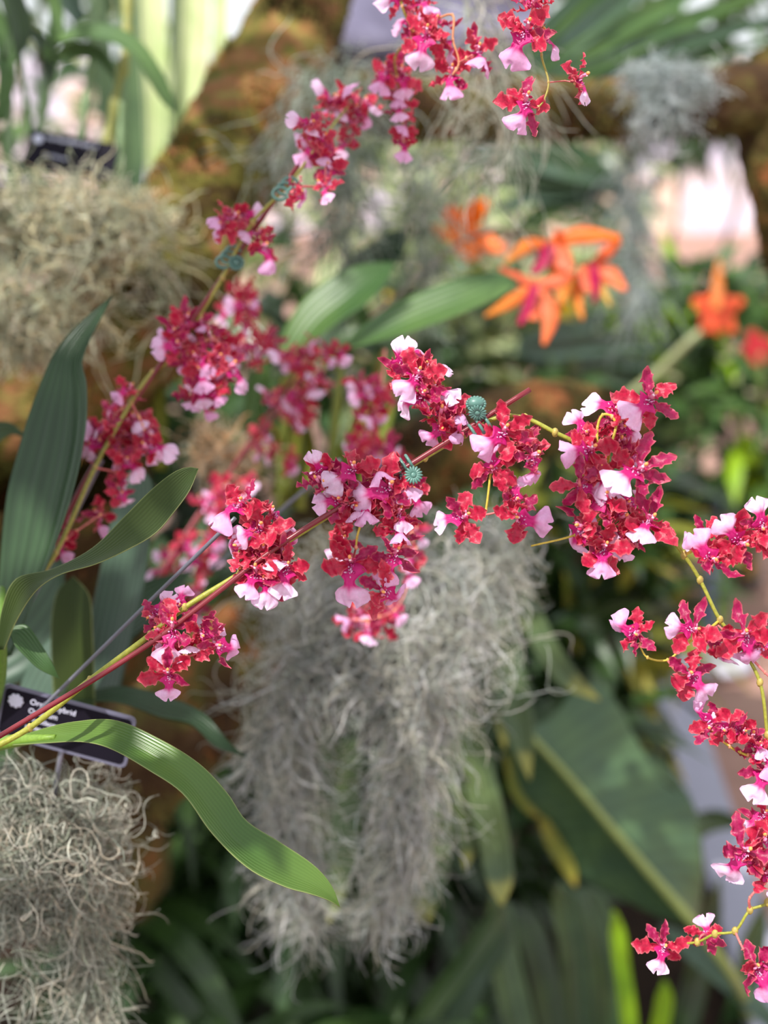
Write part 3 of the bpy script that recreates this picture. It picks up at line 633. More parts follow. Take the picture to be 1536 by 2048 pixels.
op = empty('orchid_plant', P(0, 1300, .85)); tag(op, 'leafy orchid plant at the left edge with broad ribbed upright leaf and curved dark leaf', 'orchid plant')
leafE('leaf', [(-12, 1320, .88), (-5, 1200, .88), (12, 1000, .88), (38, 895, .88), (68, 800, .88), (112, 700, .885), (160, 645, .89), (226, 590, .90)],
      [(22, 1300, .86), (70, 1190, .85), (112, 1085, .84), (152, 960, .84), (172, 850, .845), (173, 770, .86), (166, 715, .88), (226, 590, .90)], LF_DEEP, op, sag=.22, ribs=5, nv=41, nu=44)
leafE('leaf', [(-6, 1300, .80), (4, 1220, .785), (32, 1158, .77), (105, 1138, .76), (185, 1096, .755), (250, 1032, .75), (300, 982, .745), (345, 946, .742), (375, 934, .74), (397, 937, .74)],
      [(8, 1300, .79), (34, 1240, .77), (72, 1182, .755), (118, 1150, .745), (192, 1128, .738), (262, 1096, .735), (312, 1066, .735), (350, 1022, .735), (380, 980, .737), (397, 937, .74)], LF_OLIVE, op, sag=.10, nu=44)
leafE('leaf', [(18, 1255, .8), (52, 1250, .80), (82, 1288, .795), (104, 1325, .79), (119, 1358, .79)], [(18, 1262, .79), (30, 1290, .785), (50, 1312, .785), (78, 1338, .787), (119, 1358, .79)], LF_MID, op, sag=.12)
leafE('leaf', [(108, 1420, .95), (102, 1260, .95), (114, 1185, .95), (146, 1152, .95)], [(190, 1420, .95), (185, 1260, .94), (178, 1190, .94), (146, 1152, .95)], LF_OLIVE, op, sag=.1)
leafE('leaf', [(150, 1400, 1.03), (188, 1200, 1.03), (218, 1060, 1.03), (238, 965, 1.03), (278, 932, 1.03)], [(235, 1400, 1.0), (286, 1180, 1.0), (303, 1040, 1.0), (305, 970, 1.01), (278, 932, 1.03)], LF_BLUE, op, sag=.1)
leafE('leaf', [(110, 1340, 1.06), (190, 1240, 1.06), (270, 1170, 1.06), (385, 1140, 1.06)], [(150, 1400, 1.03), (240, 1300, 1.03), (310, 1240, 1.03), (385, 1140, 1.06)], LF_DEEP, op, sag=.1)
leafE('leaf', [(20, 1430, .98), (60, 1330, .98), (130, 1250, .98), (180, 1230, .98)], [(80, 1460, .95), (130, 1380, .95), (160, 1310, .96), (180, 1230, .98)], LF_BLUE, op, sag=.1)
leafE('leaf', [(0, 1180, 1.0), (20, 1100, 1.0), (80, 1050, 1.0), (130, 1120, 1.0)], [(0, 1380, 1.0), (60, 1350, 1.0), (120, 1270, 1.0), (130, 1120, 1.0)], LF_BLUE, op, sag=.1)
leafE('leaf', [(-60, 930, 1.0), (-20, 850, 1.0), (20, 845, 1.0), (60, 880, 1.0)], [(-60, 990, 1.0), (-20, 905, 1.0), (20, 870, 1.0), (60, 880, 1.0)], LF_DARK, op, sag=.1)
sm = MB(); sm.tube(catmull([P(-20, 1420, .84), P(-2, 1340, .82), P(0, 1250, .80), P(2, 1180, .84)], 12), [.006, .004, .003], 10, c=tuple(lin(96, 128, 50))); sm.build('shoot', M_STALK, op)

np2 = empty('orchid_plant', P(20, 1480, .76)); tag(np2, 'second orchid plant whose long sunlit leaf arches over the black label and grey moss', 'orchid plant')
leafE('leaf', [(20, 1478, .775), (90, 1456, .762), (150, 1443, .751), (230, 1440, .742), (320, 1478, .733), (400, 1528, .727), (455, 1586, .727), (492, 1640, .727), (560, 1684, .726), (630, 1732, .726), (664, 1772, .726), (680, 1814, .727)],
      [(25, 1490, .768), (95, 1486, .754), (165, 1484, .742), (222, 1498, .731), (300, 1542, .721), (366, 1588, .714), (425, 1668, .711), (498, 1738, .710), (570, 1774, .712), (620, 1788, .716), (655, 1800, .722), (680, 1814, .727)], LF_BRIGHT, np2, sag=.16, nv=21, nu=60, ribs=0)
leafE('leaf', [(150, 1390, .97), (240, 1372, .97), (340, 1395, .97), (410, 1428, .96), (455, 1480, .95), (492, 1514, .95)], [(150, 1400, .95), (240, 1405, .94), (320, 1432, .93), (380, 1446, .93), (430, 1492, .94), (492, 1514, .95)], LF_DEEP, np2, sag=.2)
sm = MB(); sm.tube(catmull([P(-30, 1500, .80), P(10, 1485, .78), P(110, 1474, .755)], 8), [.0045, .004, .0015], 10, c=tuple(lin(110, 140, 50))); sm.build('sheath', M_STALK, np2)

mp = empty('orchid_plant', P(600, 1000, 1.35)); tag(mp, 'orchid plant behind, its green leaves pointing right towards the orange blooms', 'orchid plant')
leafE('leaf', [(545, 720, 1.32), (588, 622, 1.32), (650, 562, 1.32), (720, 530, 1.32), (793, 524, 1.33)], [(585, 720, 1.28), (670, 650, 1.28), (735, 606, 1.28), (770, 568, 1.3), (793, 524, 1.33)], LF_MID, mp, sag=.14)
leafE('leaf', [(590, 700, 1.4), (690, 520, 1.4), (745, 486, 1.4), (790, 460, 1.4), (812, 460, 1.4)], [(640, 720, 1.38), (740, 585, 1.38), (790, 530, 1.38), (812, 490, 1.39), (812, 460, 1.4)], LF_DEEP, mp, sag=.14)
leafE('leaf', [(680, 690, 1.25), (765, 622, 1.25), (850, 580, 1.25), (935, 552, 1.25), (1000, 546, 1.25), (1038, 562, 1.25)], [(688, 700, 1.21), (790, 674, 1.21), (880, 644, 1.21), (955, 614, 1.21), (1005, 590, 1.22), (1038, 562, 1.25)], LF_MID, mp, sag=.15)
for pts, w, m in [([(510, 960), (505, 860), (520, 760), (545, 690)], 22, LF_MID), ([(560, 990), (580, 900), (600, 800), (590, 720)], 18, LF_OLD), ([(645, 1000), (690, 900), (735, 800), (765, 700)], 16, LF_OLD),
                  ([(600, 980), (615, 900), (600, 840), (560, 760)], 16, LF_OLD), ([(720, 980), (745, 900), (775, 830), (790, 700)], 14, LF_OLD), ([(320, 940), (322, 860), (315, 760), (318, 700)], 13, LF_OLD), ([(590, 1010), (570, 960), (560, 900), (540, 850)], 13, LF_OLD)]:
    A = [(x-w*k, y, 1.36) for (x, y), k in zip(pts, (1, 1, .9, 0))]; B = [(x+w*k, y, 1.34) for (x, y), k in zip(pts, (1, 1, .9, 0))]
    leafE('leaf', A, B, m, mp, sag=.2, nu=18, nv=7)
sm = MB()
for x in (560, 600, 660): sm.tube(catmull([P(x, 1020, 1.36), P(x+5, 900, 1.36), P(x+25, 700, 1.33)], 10), [.006, .005, .003], 8, c=tuple(lin(128, 136, 60)))
sm.build('pseudobulb', M_STALK, mp)

# ------------------------------------------------------------------ black labels
def plant_label(c, ux, uy, w, h, lines, label, rim):
    """c top left corner, ux/uy unit vectors right and down"""
    root = empty('plant_label', c+ux*w/2+uy*h); tag(root, label, 'label')
    n = -(ux.cross(-uy)).normalized(); n = n if n.dot(-FWD) > 0 else -n
    def rr(x0, y0, x1, y1, r, d0, d1):
        pts = []
        for cx, cy, a0 in ((x1-r, y0+r, -90), (x1-r, y1-r, 0), (x0+r, y1-r, 90), (x0+r, y0+r, 180)):
            for k in range(7):
                a = math.radians(a0+15*k); pts.append((cx+r*math.cos(a), cy+r*math.sin(a)))
        m = len(pts)
        V = [c+ux*x+uy*y+n*d1 for x, y in pts]+[c+ux*x+uy*y+n*d0 for x, y in pts]
        F = [tuple(range(m)), tuple(range(2*m-1, m-1, -1))]+[(i, i+m, (i+1) % m+m, (i+1) % m) for i in range(m)]
        return V, F
    V, F = rr(0, 0, w, h, .004, -.0015, .0); mk('plate', V, F, M_EDGE if rim else M_PLATE, root, smooth=False)
    if rim:
        V, F = rr(.0022, .0022, w-.0022, h-.0022, .003, 0, .0003); mk('face', V, F, M_PLATE, root, smooth=False)
    mb = MB(); lc = c+ux*.0095+uy*.0095+n*.0006; rot = Matrix((ux, -uy, n)).transposed()
    mb.ball(lc, (.0040, .0038, .0003), ax=rot, nu=16, nv=4)
    for k in range(9):
        a = k*2*math.pi/9; mb.ball(lc+ux*math.cos(a)*.0038+uy*math.sin(a)*.0036, (.0015, .0015, .0003), ax=rot, nu=8, nv=4)
    mb.build('logo', M_PRINT, root)
    for txt, x, y, sz in lines:
        cu = bpy.data.curves.new('txt', 'FONT'); cu.body = txt; cu.size = sz; cu.extrude = .0001; cu.offset = .00006
        t = bpy.data.objects.new('txt', cu); COL.objects.link(t)
        bpy.context.view_layer.update()
        me = bpy.data.meshes.new_from_object(t.evaluated_get(bpy.context.evaluated_depsgraph_get()))
        bpy.data.objects.remove(t); me.materials.clear(); me.materials.append(M_PRINT)
        o = bpy.data.objects.new('lettering', me); COL.objects.link(o); o.parent = root
        M = rot.to_4x4(); M.translation = c+ux*x+uy*y+n*.0007-wloc(root); o.matrix_local = M
    st = MB(); m0 = c+ux*w*.5+uy*h*.5-n*.002; st.tube([m0, m0+uy*h*1.8-n*.01], .0016, 8); st.build('spike', M_WIRE, root)
    return root
c1 = P(8, 1366, .835); e1 = P(262, 1434, .835); ux = (e1-c1).normalized()
d1 = P(-35, 1465, .845); uy = (d1-c1); uy = (uy-ux*uy.dot(ux)).normalized()
plant_label(c1, ux, uy, .086, .036, [('Orchid hybrid', .0185, .0090, .0052), ('Oncidium', .0185, .0150, .0048), ('Orchidaceae', .0185, .0205, .0044), ('garden hybrid', .0185, .0255, .0038)], 'black plant label with pale rim tucked in the lower left moss behind the orchid stalk', True)
c2 = P(62, 257, 1.30); e2 = P(240, 291, 1.30); ux = (e2-c2).normalized()
d2 = P(62, 345, 1.29); uy = (d2-c2); uy = (uy-ux*uy.dot(ux)).normalized()
plant_label(c2, ux, uy, .0885, .040, [('Paphiopedilum hybrid', .0165, .0080, .0058), ('Orchidaceae', .018, .0260, .0048)], 'plain black plant label standing up from the upper left moss mound', False)

# ------------------------------------------------------------------ mossy timber
def rough_tube(pts, rads, seed, nlen=120, sides=56, amp=.12):
    rs_ = np.random.RandomState(seed); cp = catmull([P(*p) for p in pts], nlen)
    r = np.interp(np.linspace(0, 1, nlen), np.linspace(0, 1, len(rads)), rads)
    T = np.gradient(cp, axis=0); T /= np.linalg.norm(T, axis=1)[:, None]
    N = np.cross(T, np.array(FWD)); N /= np.linalg.norm(N, axis=1)[:, None]; B = np.cross(T, N)
    a = np.linspace(0, 2*math.pi, sides, endpoint=False); s = np.linspace(0, 1, nlen)*np.sum(np.linalg.norm(np.diff(cp, axis=0), axis=1))/np.mean(r)
    h = np.zeros((nlen, sides))
    for k in range(34):
        fa = rs_.randint(1, 9 if k < 16 else 22); fs = rs_.uniform(.3, 3 if k < 16 else 9)
        h += (1/(1+.35*(fa+fs)))*np.sin(fa*a[None]+fs*s[:, None]*rs_.choice([-1, 1])+rs_.uniform(0, 6.28))
    h = h/np.abs(h).max()
    rr = r[:, None]*(1+amp*h+.02*rs_.randn(nlen, sides))
    V = cp[:, None]+rr[..., None]*(np.cos(a)[None, :, None]*N[:, None]+np.sin(a)[None, :, None]*B[:, None])
    nor = (np.cos(a)[None, :, None]*N[:, None]+np.sin(a)[None, :, None]*B[:, None])
    i = np.arange(nlen-1)[:, None]*sides; j = np.arange(sides)[None]; j2 = (np.arange(sides)+1) % sides
    F = np.stack([i+j, i+j2[None], i+sides+j2[None], i+sides+j], axis=-1).reshape(-1, 4)
    return V.reshape(-1, 3), F, nor.reshape(-1, 3)
TUFTC = [lin(150, 126, 62), lin(176, 112, 62), lin(120, 118, 60), lin(84, 72, 42), lin(160, 144, 70), lin(112, 84, 58), lin(66, 58, 36)]
TUFTD = [lin(92, 78, 40), lin(130, 84, 48), lin(84, 84, 42), lin(62, 46, 30), lin(110, 100, 56)]
def timber(name, pts, rads, label, cat, mat, seed, tufts=2500, cols=TUFTC, tl=.012):
    V, F, Nn = rough_tube(pts, rads, seed)
    root = empty(name, P(*pts[-1])); tag(root, label, cat)
    mk('trunk', V, F, mat, root)
    rs_ = np.random.RandomState(seed+1)
    # tufts gather in patches
    idx = rs_.randint(0, len(V), tufts*4)
    f = np.sin(V[idx]@np.array([38., 21, 30]))+np.sin(V[idx]@np.array([-25., 33, 17])+1.3)+rs_.randn(len(idx))*.5
    idx = idx[np.argsort(-f)[:tufts]]
    B = V[idx]-Nn[idx]*.002; D = Nn[idx]+rs_.randn(tufts, 3)*.75
    v, fc, uv = blades(B, D, rs_.uniform(.4, 1.2, tufts)*tl, rs_.uniform(.0008, .002, tufts), rs_.uniform(-.2, .5, tufts), S=4, prof=(.5, 1, .7, .05))
    pk = (np.sin(V[idx]@np.array([14., 9, 11])+seed)*.5+.5)*len(cols)+rs_.randn(tufts)*.9
    ci = np.clip(pk.astype(int), 0, len(cols)-1); C = np.array(cols)[ci]*rs_.uniform(.7, 1.25, (tufts, 1)); C[:, 3] = 1
    t = mk('moss', v, fc, M_MOSS2, root, col=np.repeat(C, 12, axis=0)); t['kind'] = 'stuff'
    return root
timber('mossy_tree', [(680, -160, 1.62), (600, 30, 1.55), (530, 180, 1.48), (450, 330, 1.42), (370, 480, 1.38), (250, 640, 1.36), (110, 760, 1.38), (-140, 860, 1.42)], [.045, .050, .056, .058, .062, .075, .085, .09], 'thick leaning tree trunk crusted with orange and green moss, crossing the upper left', 'tree trunk', M_BARK, 3, tufts=9000)
timber('mossy_branch', [(640, 195, 1.56), (800, 210, 1.52), (1000, 218, 1.5), (1250, 215, 1.5), (1450, 200, 1.5), (1640, 190, 1.5)], [.034, .034, .034, .032, .036, .040], 'horizontal brown mossy branch crossing the upper right behind the hanging blooms', 'branch', M_BARK2, 5, tufts=5000, cols=TUFTD, tl=.01)
timber('mossy_branch', [(1590, 130, 1.52), (1560, 230, 1.52), (1545, 330, 1.53), (1560, 470, 1.55), (1600, 640, 1.6)], [.05, .045, .025, .022, .02], 'dark branch stub curving down at the upper right corner below the horizontal one', 'branch', M_BARK2, 8, tufts=1500, cols=TUFTD, tl=.01)
timber('mossy_log', [(240, 1560, 1.34), (400, 1400, 1.36), (520, 1270, 1.38), (620, 1130, 1.42), (780, 960, 1.46), (960, 870, 1.52), (1130, 830, 1.6), (1260, 850, 1.7)], [.06, .058, .052, .05, .046, .046, .04, .03], 'lower mossy log sloping up behind the sharp flowers and the hanging grey moss', 'log', M_BARK2, 11, tufts=4500, cols=TUFTD, tl=.01)
timber('tree_stump', [(90, 900, 1.35), (120, 1100, 1.45), (170, 1400, 1.55), (200, 1750, 1.7)], [.10, .085, .08, .09], 'dark stump under the upper left moss mound behind the ribbed leaf', 'stump', M_BARK2, 13, tufts=1500, cols=TUFTD, tl=.01)

# ------------------------------------------------------------------ grey air-plant moss
def moss(label, hanks, seed, cols, name='spanish_moss'):
    """hanks: (path pixels+z, widths px, count, strand length m, radius m, curl, downward pull)"""
    rs_ = np.random.RandomState(seed); LL = []; RR = []; CC = []
    for path, wid, n, ln, rad, curl, pull in hanks:
        cp = catmull([P(*p) for p in path], 40); zz = np.interp(np.linspace(0, 1, 40), np.linspace(0, 1, len(path)), [p[2] for p in path])
        w = np.interp(np.linspace(0, 1, 40), np.linspace(0, 1, len(wid)), wid)*zz/FPX
        t = rs_.uniform(0, .93, n)*39; i = t.astype(int)
        c = cp[i]; S = 15
        off = rs_.randn(n, 3)*.45; ra = np.array(RIGHT); ua = np.array(UP); fa = np.array(FWD)
        ww = w[i][:, None]
        start = c+ww*(off[:, :1]*ra+off[:, 1:2]*.5*ua+off[:, 2:]*.7*fa)
        T = np.gradient(cp, axis=0)[i]; T /= np.linalg.norm(T, axis=1)[:, None]
        d = rs_.randn(n, 3)*.9+T*pull; d /= np.linalg.norm(d, axis=1)[:, None]
        L = np.zeros((n, S, 3)); L[:, 0] = start; step = (ln*rs_.uniform(.5, 1.3, n)/S)[:, None]
        spin = rs_.randn(n, 3)
        for k in range(1, S):
            spin = spin*.8+rs_.randn(n, 3)*.6
            d = d+curl*(np.cross(d, spin)*.5+rs_.randn(n, 3)*.35)+T*pull*.12+np.array([0, 0, -.06*pull])
            d /= np.linalg.norm(d, axis=1)[:, None]
            L[:, k] = L[:, k-1]+d*step
        LL.append(L); RR.append(rad*rs_.uniform(.6, 1.35, n))
        ci = rs_.randint(0, len(cols), n); CC.append(np.array(cols)[ci]*np.clip(1+rs_.randn(n, 1)*.16, .55, 1.45))
    L = np.concatenate(LL); R = np.concatenate(RR); C = np.clip(np.concatenate(CC), 0, 1); C[:, 3] = 1
    org = L[:, 0].mean(axis=0); org[2] = L[..., 2].max()
    V, F = strands(L, R)
    o = mk(name, V, F, M_MOSS, col=np.repeat(C, 15*3, axis=0), loc=Vector(org)); tag(o, label, 'moss', kind='stuff'); return o
GR = [lin(214, 214, 202), lin(196, 198, 186), lin(228, 224, 212), lin(178, 184, 166), lin(216, 208, 192), lin(160, 164, 150)]
GD = [lin(226, 226, 226), lin(210, 216, 212), lin(238, 236, 234), lin(190, 196, 184)]
moss('dense mat of curly grey air-plant moss hanging below the black label at the lower left', [
 ([(80, 1590, .87), (90, 1640, .87), (85, 1720, .88), (70, 1800, .9), (60, 1840, .9)], [120, 125, 120, 90, 50], 2100, .05, .00044, .55, .35),
 ([(10, 1570, .86), (10, 1680, .9), (20, 1800, .9)], [80, 90, 60], 700, .05, .00044, .55, .35),
 ([(110, 1700, .88), (150, 1800, .9), (170, 1900, .91), (185, 2060, .92)], [60, 40, 30, 22], 620, .055, .0004, .4, .8),
 ([(20, 1800, .88), (40, 1900, .88), (20, 2060, .9)], [60, 50, 50], 60, .09, .00045, .35, .7),
 ([(190, 1560, .9), (205, 1700, .92), (215, 1850, .93)], [45, 35, 40], 330, .05, .0004, .5, .5)], 1, GR)
moss('pale sunlit mound of grey air-plant moss around the upper black label', [
 ([(-40, 470, 1.22), (60, 455, 1.2), (150, 455, 1.2), (250, 440, 1.24)], [120, 170, 150, 80], 2700, .055, .0006, .6, .1),
 ([(20, 560, 1.16), (50, 630, 1.18), (70, 690, 1.2)], [130, 90, 50], 700, .06, .0006, .5, .5),
 ([(270, 400, 1.26), (330, 500, 1.26), (345, 600, 1.26), (310, 670, 1.26)], [30, 22, 18, 14], 70, .09, .0006, .35, .8),
 ([(170, 540, 1.2), (190, 620, 1.22), (120, 690, 1.22)], [90, 50, 30], 120, .08, .0006, .4, .5)], 2, [lin(232, 226, 196), lin(216, 216, 192), lin(200, 204, 180), lin(228, 214, 180), lin(184, 188, 164), lin(236, 230, 212)])
moss('large curtain of grey air-plant moss draped over the lower log, narrowing to twin tails', [
 ([(700, 1110, 1.10), (710, 1200, 1.09), (690, 1320, 1.09), (650, 1400, 1.09)], [120, 150, 120, 90], 1500, .065, .00042, .45, .6),
 ([(610, 1300, 1.09), (580, 1450, 1.09), (575, 1600, 1.10), (590, 1750, 1.11), (600, 1880, 1.13)], [80, 64, 50, 34, 18], 1250, .065, .00042, .4, .9),
 ([(860, 1110, 1.11), (860, 1220, 1.09), (850, 1340, 1.08), (850, 1420, 1.08)], [120, 140, 130, 100], 1500, .065, .00042, .45, .6),
 ([(840, 1360, 1.07), (825, 1500, 1.07), (810, 1650, 1.08), (780, 1780, 1.10), (762, 1850, 1.11)], [90, 66, 48, 34, 18], 1350, .065, .00042, .4, .9),
 ([(1010, 1040, 1.13), (980, 1150, 1.13), (930, 1250, 1.13)], [55, 55, 40], 480, .065, .00042, .45, .5),
 ([(520, 1220, 1.13), (620, 1260, 1.13), (700, 1280, 1.13)], [40, 50, 60], 160, .07, .00045, .45, .4),
 ([(500, 1350, 1.08), (540, 1420, 1.08), (520, 1560, 1.08)], [50, 40, 30], 110, .08, .0005, .4, .6)], 3, GD+GR[:3])
moss('thin grey moss veil hanging from where the trunk meets the branch, upper centre', [
 ([(700, 120, 1.36), (690, 220, 1.34), (690, 360, 1.34), (680, 520, 1.36)], [70, 66, 50, 30], 560, .09, .00045, .35, 1.0),
 ([(620, 130, 1.3), (600, 240, 1.3), (560, 340, 1.3)], [60, 50, 30], 130, .09, .0005, .35, .8),
 ([(850, 290, 1.42), (850, 420, 1.42), (850, 560, 1.42), (830, 660, 1.42)], [45, 40, 30, 20], 300, .09, .00045, .35, 1.0)], 4, [lin(190, 200, 190), lin(170, 182, 168), lin(206, 210, 204), lin(150, 160, 142)])
moss('stray pale wisps of grey moss trailing from the top behind the red blooms', [
 ([(940, -40, 1.1), (965, 60, 1.1), (990, 150, 1.12), (1010, 260, 1.14), (985, 330, 1.15)], [60, 50, 36, 24, 18], 130, .11, .0005, .3, 1.0),
 ([(800, 80, 1.15), (870, 150, 1.15), (930, 190, 1.15)], [40, 50, 40], 40, .10, .0005, .3, .5)], 5, GR)
moss('tangled grey moss cushion resting on the horizontal branch at the upper right', [
 ([(1270, 160, 1.40), (1340, 165, 1.38), (1410, 165, 1.4)], [50, 60, 40], 560, .045, .0005, .6, .3),
 ([(1330, 180, 1.38), (1325, 230, 1.38), (1310, 270, 1.4)], [70, 50, 25], 380, .05, .0005, .5, .6)], 6, [lin(206, 214, 216), lin(186, 196, 194), lin(222, 224, 224), lin(166, 176, 168)])
moss('wide hazy veil of grey moss hanging far behind under the upper right branch', [
 ([(1255, 300, 2.1), (1260, 420, 2.1), (1280, 560, 2.1), (1280, 650, 2.1)], [44, 44, 30, 20], 230, .12, .0008, .35, 1.0)], 7, [lin(180, 190, 190), lin(160, 172, 166), lin(200, 204, 206)])
moss('small pale nest of dried moss on the log at the left of centre', [
 ([(410, 900, 1.3), (440, 900, 1.3), (480, 930, 1.3)], [40, 50, 30], 260, .06, .0006, .4, .2)], 9, [lin(226, 206, 176), lin(196, 188, 170), lin(216, 176, 136)])

# ------------------------------------------------------------------ orange orchids
def strip(A, w, z, col, name, parent, bow=.2, tipc=None, n=16, nv=5, zt=None):
    """petal along pixel path A with half widths w (px), slight bow"""
    pts = [P(x, y, z+(zt or 0)*i/(len(A)-1)) for i, (x, y) in enumerate(A)]; cp = catmull(pts, n)
    T = np.gradient(cp, axis=0); T /= np.linalg.norm(T, axis=1)[:, None]; nrm = -np.array(FWD)
    C = np.cross(T, nrm); C /= np.linalg.norm(C, axis=1)[:, None]
    ws = np.interp(np.linspace(0, 1, n), np.linspace(0, 1, len(w)), w)*z/FPX
    V = []; cc = []
    for i in range(n):
        for j in range(nv):
            v = (j/(nv-1)-.5)*2; V.append(cp[i]+C[i]*v*ws[i]-nrm*ws[i]*bow*v*v)
            t = (i/(n-1)); q = np.array(col) if tipc is None else np.array(col)*(1-t)+np.array(tipc)*t
            cc.append(q)
    F = np.array([(i*nv+j, i*nv+j+1, (i+1)*nv+j+1, (i+1)*nv+j) for i in range(n-1) for j in range(nv-1)])
    o = mk(name, np.array(V), F, M_ORANGE, parent, col=np.array(cc))
    md = o.modifiers.new('thickness', 'SOLIDIFY'); md.thickness = .0006; md.offset = 0
    return o
OR = lin(244, 128, 66); OR2 = lin(238, 122, 84); ORY = lin(232, 150, 52); MG = lin(196, 10, 90); OSAT = lin(250, 128, 16)
os_ = empty('orange_orchid_spray', P(760, 620, 1.5)); tag(os_, 'drooping spray of orange star orchids with magenta throats beyond the green leaf tip', 'flower spray')
sm = MB(); sm.tube(catmull([P(740, 640, 1.55), P(830, 560, 1.55), P(920, 485, 1.55), P(985, 462, 1.55), P(1050, 468, 1.55), P(1110, 490, 1.55)], 24), [.003, .0022], 8, c=tuple(lin(88, 60, 52)))
sm.tube(catmull([P(1110, 490, 1.55), P(1140, 520, 1.56), P(1180, 530, 1.57)], 8), .0018, 7, c=tuple(lin(110, 96, 50))); sm.build('stalk', M_STALK, os_)
def ofl(center, z, petals, lip):
    c = P(center[0], center[1], z); mb = MB(); mb.ball(c, (.004, .004, .006), c=tuple(lin(220, 120, 60))); mb.tube([c, c-Vector((0, -.02, -.004))], .0015, 7, c=tuple(lin(130, 110, 60)))
    f = mb.build('flower', M_ORANGE, os_, loc=c)
    for A, w, col, tc in petals: strip([center]+A, w, z, col, 'petal', f, tipc=tc, zt=-.02)
    if lip: strip([center]+lip[0], lip[1], z-.012, MG, 'lip', f, bow=-.8)
    return f
ofl((1100, 490), 1.5, [([(1060, 490), (1010, 525)], [8, 15, 3], OR, ORY), ([(1160, 470), (1240, 476)], [10, 18, 6], OR, OSAT), ([(1120, 515), (1140, 540)], [20, 26, 10], OR2, OR2), ([(1125, 570), (1120, 622)], [14, 19, 4], OR, ORY), ([(1120, 470), (1110, 462)], [8, 10, 4], OR, OR)], ([(1080, 530), (1062, 548)], [10, 14, 6]))
ofl((1185, 530), 1.52, [([(1220, 500), (1240, 480)], [8, 13, 5], OR2, OR), ([(1215, 545), (1252, 580)], [10, 20, 5], OR2, OR), ([(1155, 580), (1165, 640)], [9, 15, 3], OR, ORY), ([(1200, 570), (1222, 612)], [5, 9, 3], ORY, lin(214, 176, 70)), ([(1170, 550), (1178, 585)], [12, 18, 6], OR2, OR2)], ([(1190, 580), (1188, 606)], [7, 10, 4]))
ofl((1070, 570), 1.46, [([(1020, 605), (970, 632)], [8, 14, 3], OR, ORY), ([(1065, 620), (1068, 640)], [14, 20, 8], OR2, OR2), ([(1100, 630), (1088, 690)], [14, 20, 4], OR2, OR), ([(1020, 550), (1000, 535)], [9, 12, 4], OR2, OR2), ([(1130, 560), (1150, 545)], [10, 14, 5], OR2, OR2)], ([(1052, 620), (1038, 650)], [8, 10, 5]))
ofl((925, 455), 1.85, [([(900, 425), (895, 415)], [12, 22, 12], OSAT, OSAT), ([(960, 415), (978, 412)], [10, 24, 12], OSAT, OSAT), ([(930, 490), (950, 520)], [14, 28, 12], OSAT, OSAT), ([(985, 490), (1010, 500)], [12, 22, 8], OSAT, OR), ([(890, 470), (862, 450)], [8, 14, 6], OSAT, ORY)], None)
fo = empty('orange_orchid', P(1400, 760, 2.6)); tag(fo, 'single blurred coral red star bloom on a thick pale stem at the right edge', 'flower')
sm = MB(); sm.tube(catmull([P(1250, 800, 2.7), P(1320, 740, 2.65), P(1380, 680, 2.6), P(1430, 640, 2.6)], 12), [.011, .008, .006], 8, c=tuple(lin(160, 164, 120))); sm.build('stem', M_STALK, fo)
for A in ([(1436, 570)], [(1385, 600)], [(1488, 600)], [(1405, 665)], [(1470, 665)], [(1436, 670)]):
    strip([(1434, 620)]+[((1434+A[0][0])/2, (620+A[0][1])/2), A[0]], [14, 20, 6], 2.58, lin(226, 78, 50), 'petal', fo, tipc=lin(240, 110, 60))
strip([(1434, 620), (1436, 580), (1438, 520)], [10, 12, 3], 2.57, lin(236, 150, 80), 'petal', fo)
fo2 = empty('red_bloom', P(1520, 760, 3.0)); tag(fo2, 'small red blurred bloom low at the right edge beneath the coral star', 'flower')
for A in ([(1500, 660)], [(1545, 680)], [(1510, 730)], [(1540, 720)], [(1485, 700)]):
    strip([(1520, 700), ((1520+A[0][0])/2, (700+A[0][1])/2), A[0]], [10, 16, 8], 2.9, lin(196, 40, 50), 'petal', fo2)
sm = MB(); sm.tube([P(1520, 705, 2.9), P(1525, 850, 2.95)], .006, 7, c=tuple(lin(90, 110, 50))); sm.build('stem', M_STALK, fo2)

# ------------------------------------------------------------------ strap leaved plants and ferny things behind
def strap_leaf(parent, pts, w, z, mat, tilt=.0, name='leaf', sag=.2):
    n = len(pts); prof = np.interp(np.linspace(0, 1, n), [0, .3, .75, 1], [.6, 1, .8, .05])
    A = []; B = []
    for i, (x, y) in enumerate(pts):
        x2, y2 = pts[min(i+1, n-1)]; x1, y1 = pts[max(i-1, 0)]; dx, dy = x2-x1, y2-y1; l = math.hypot(dx, dy)
        nx, ny = -dy/l, dx/l; k = w*prof[i]
        zz = z[0]+(z[1]-z[0])*i/(n-1) if isinstance(z, tuple) else z
        A.append((x+nx*k, y+ny*k, zz+tilt)); B.append((x-nx*k, y-ny*k, zz-tilt))
    return leafE(name, A, B, mat, parent, sag=sag, nu=20, nv=7)
sp = empty('strap_leaf_plant', P(980, 1000, 1.6)); tag(sp, 'plant with long drooping grey-green strap leaves, yellow at the tips, hanging below the log', 'plant')
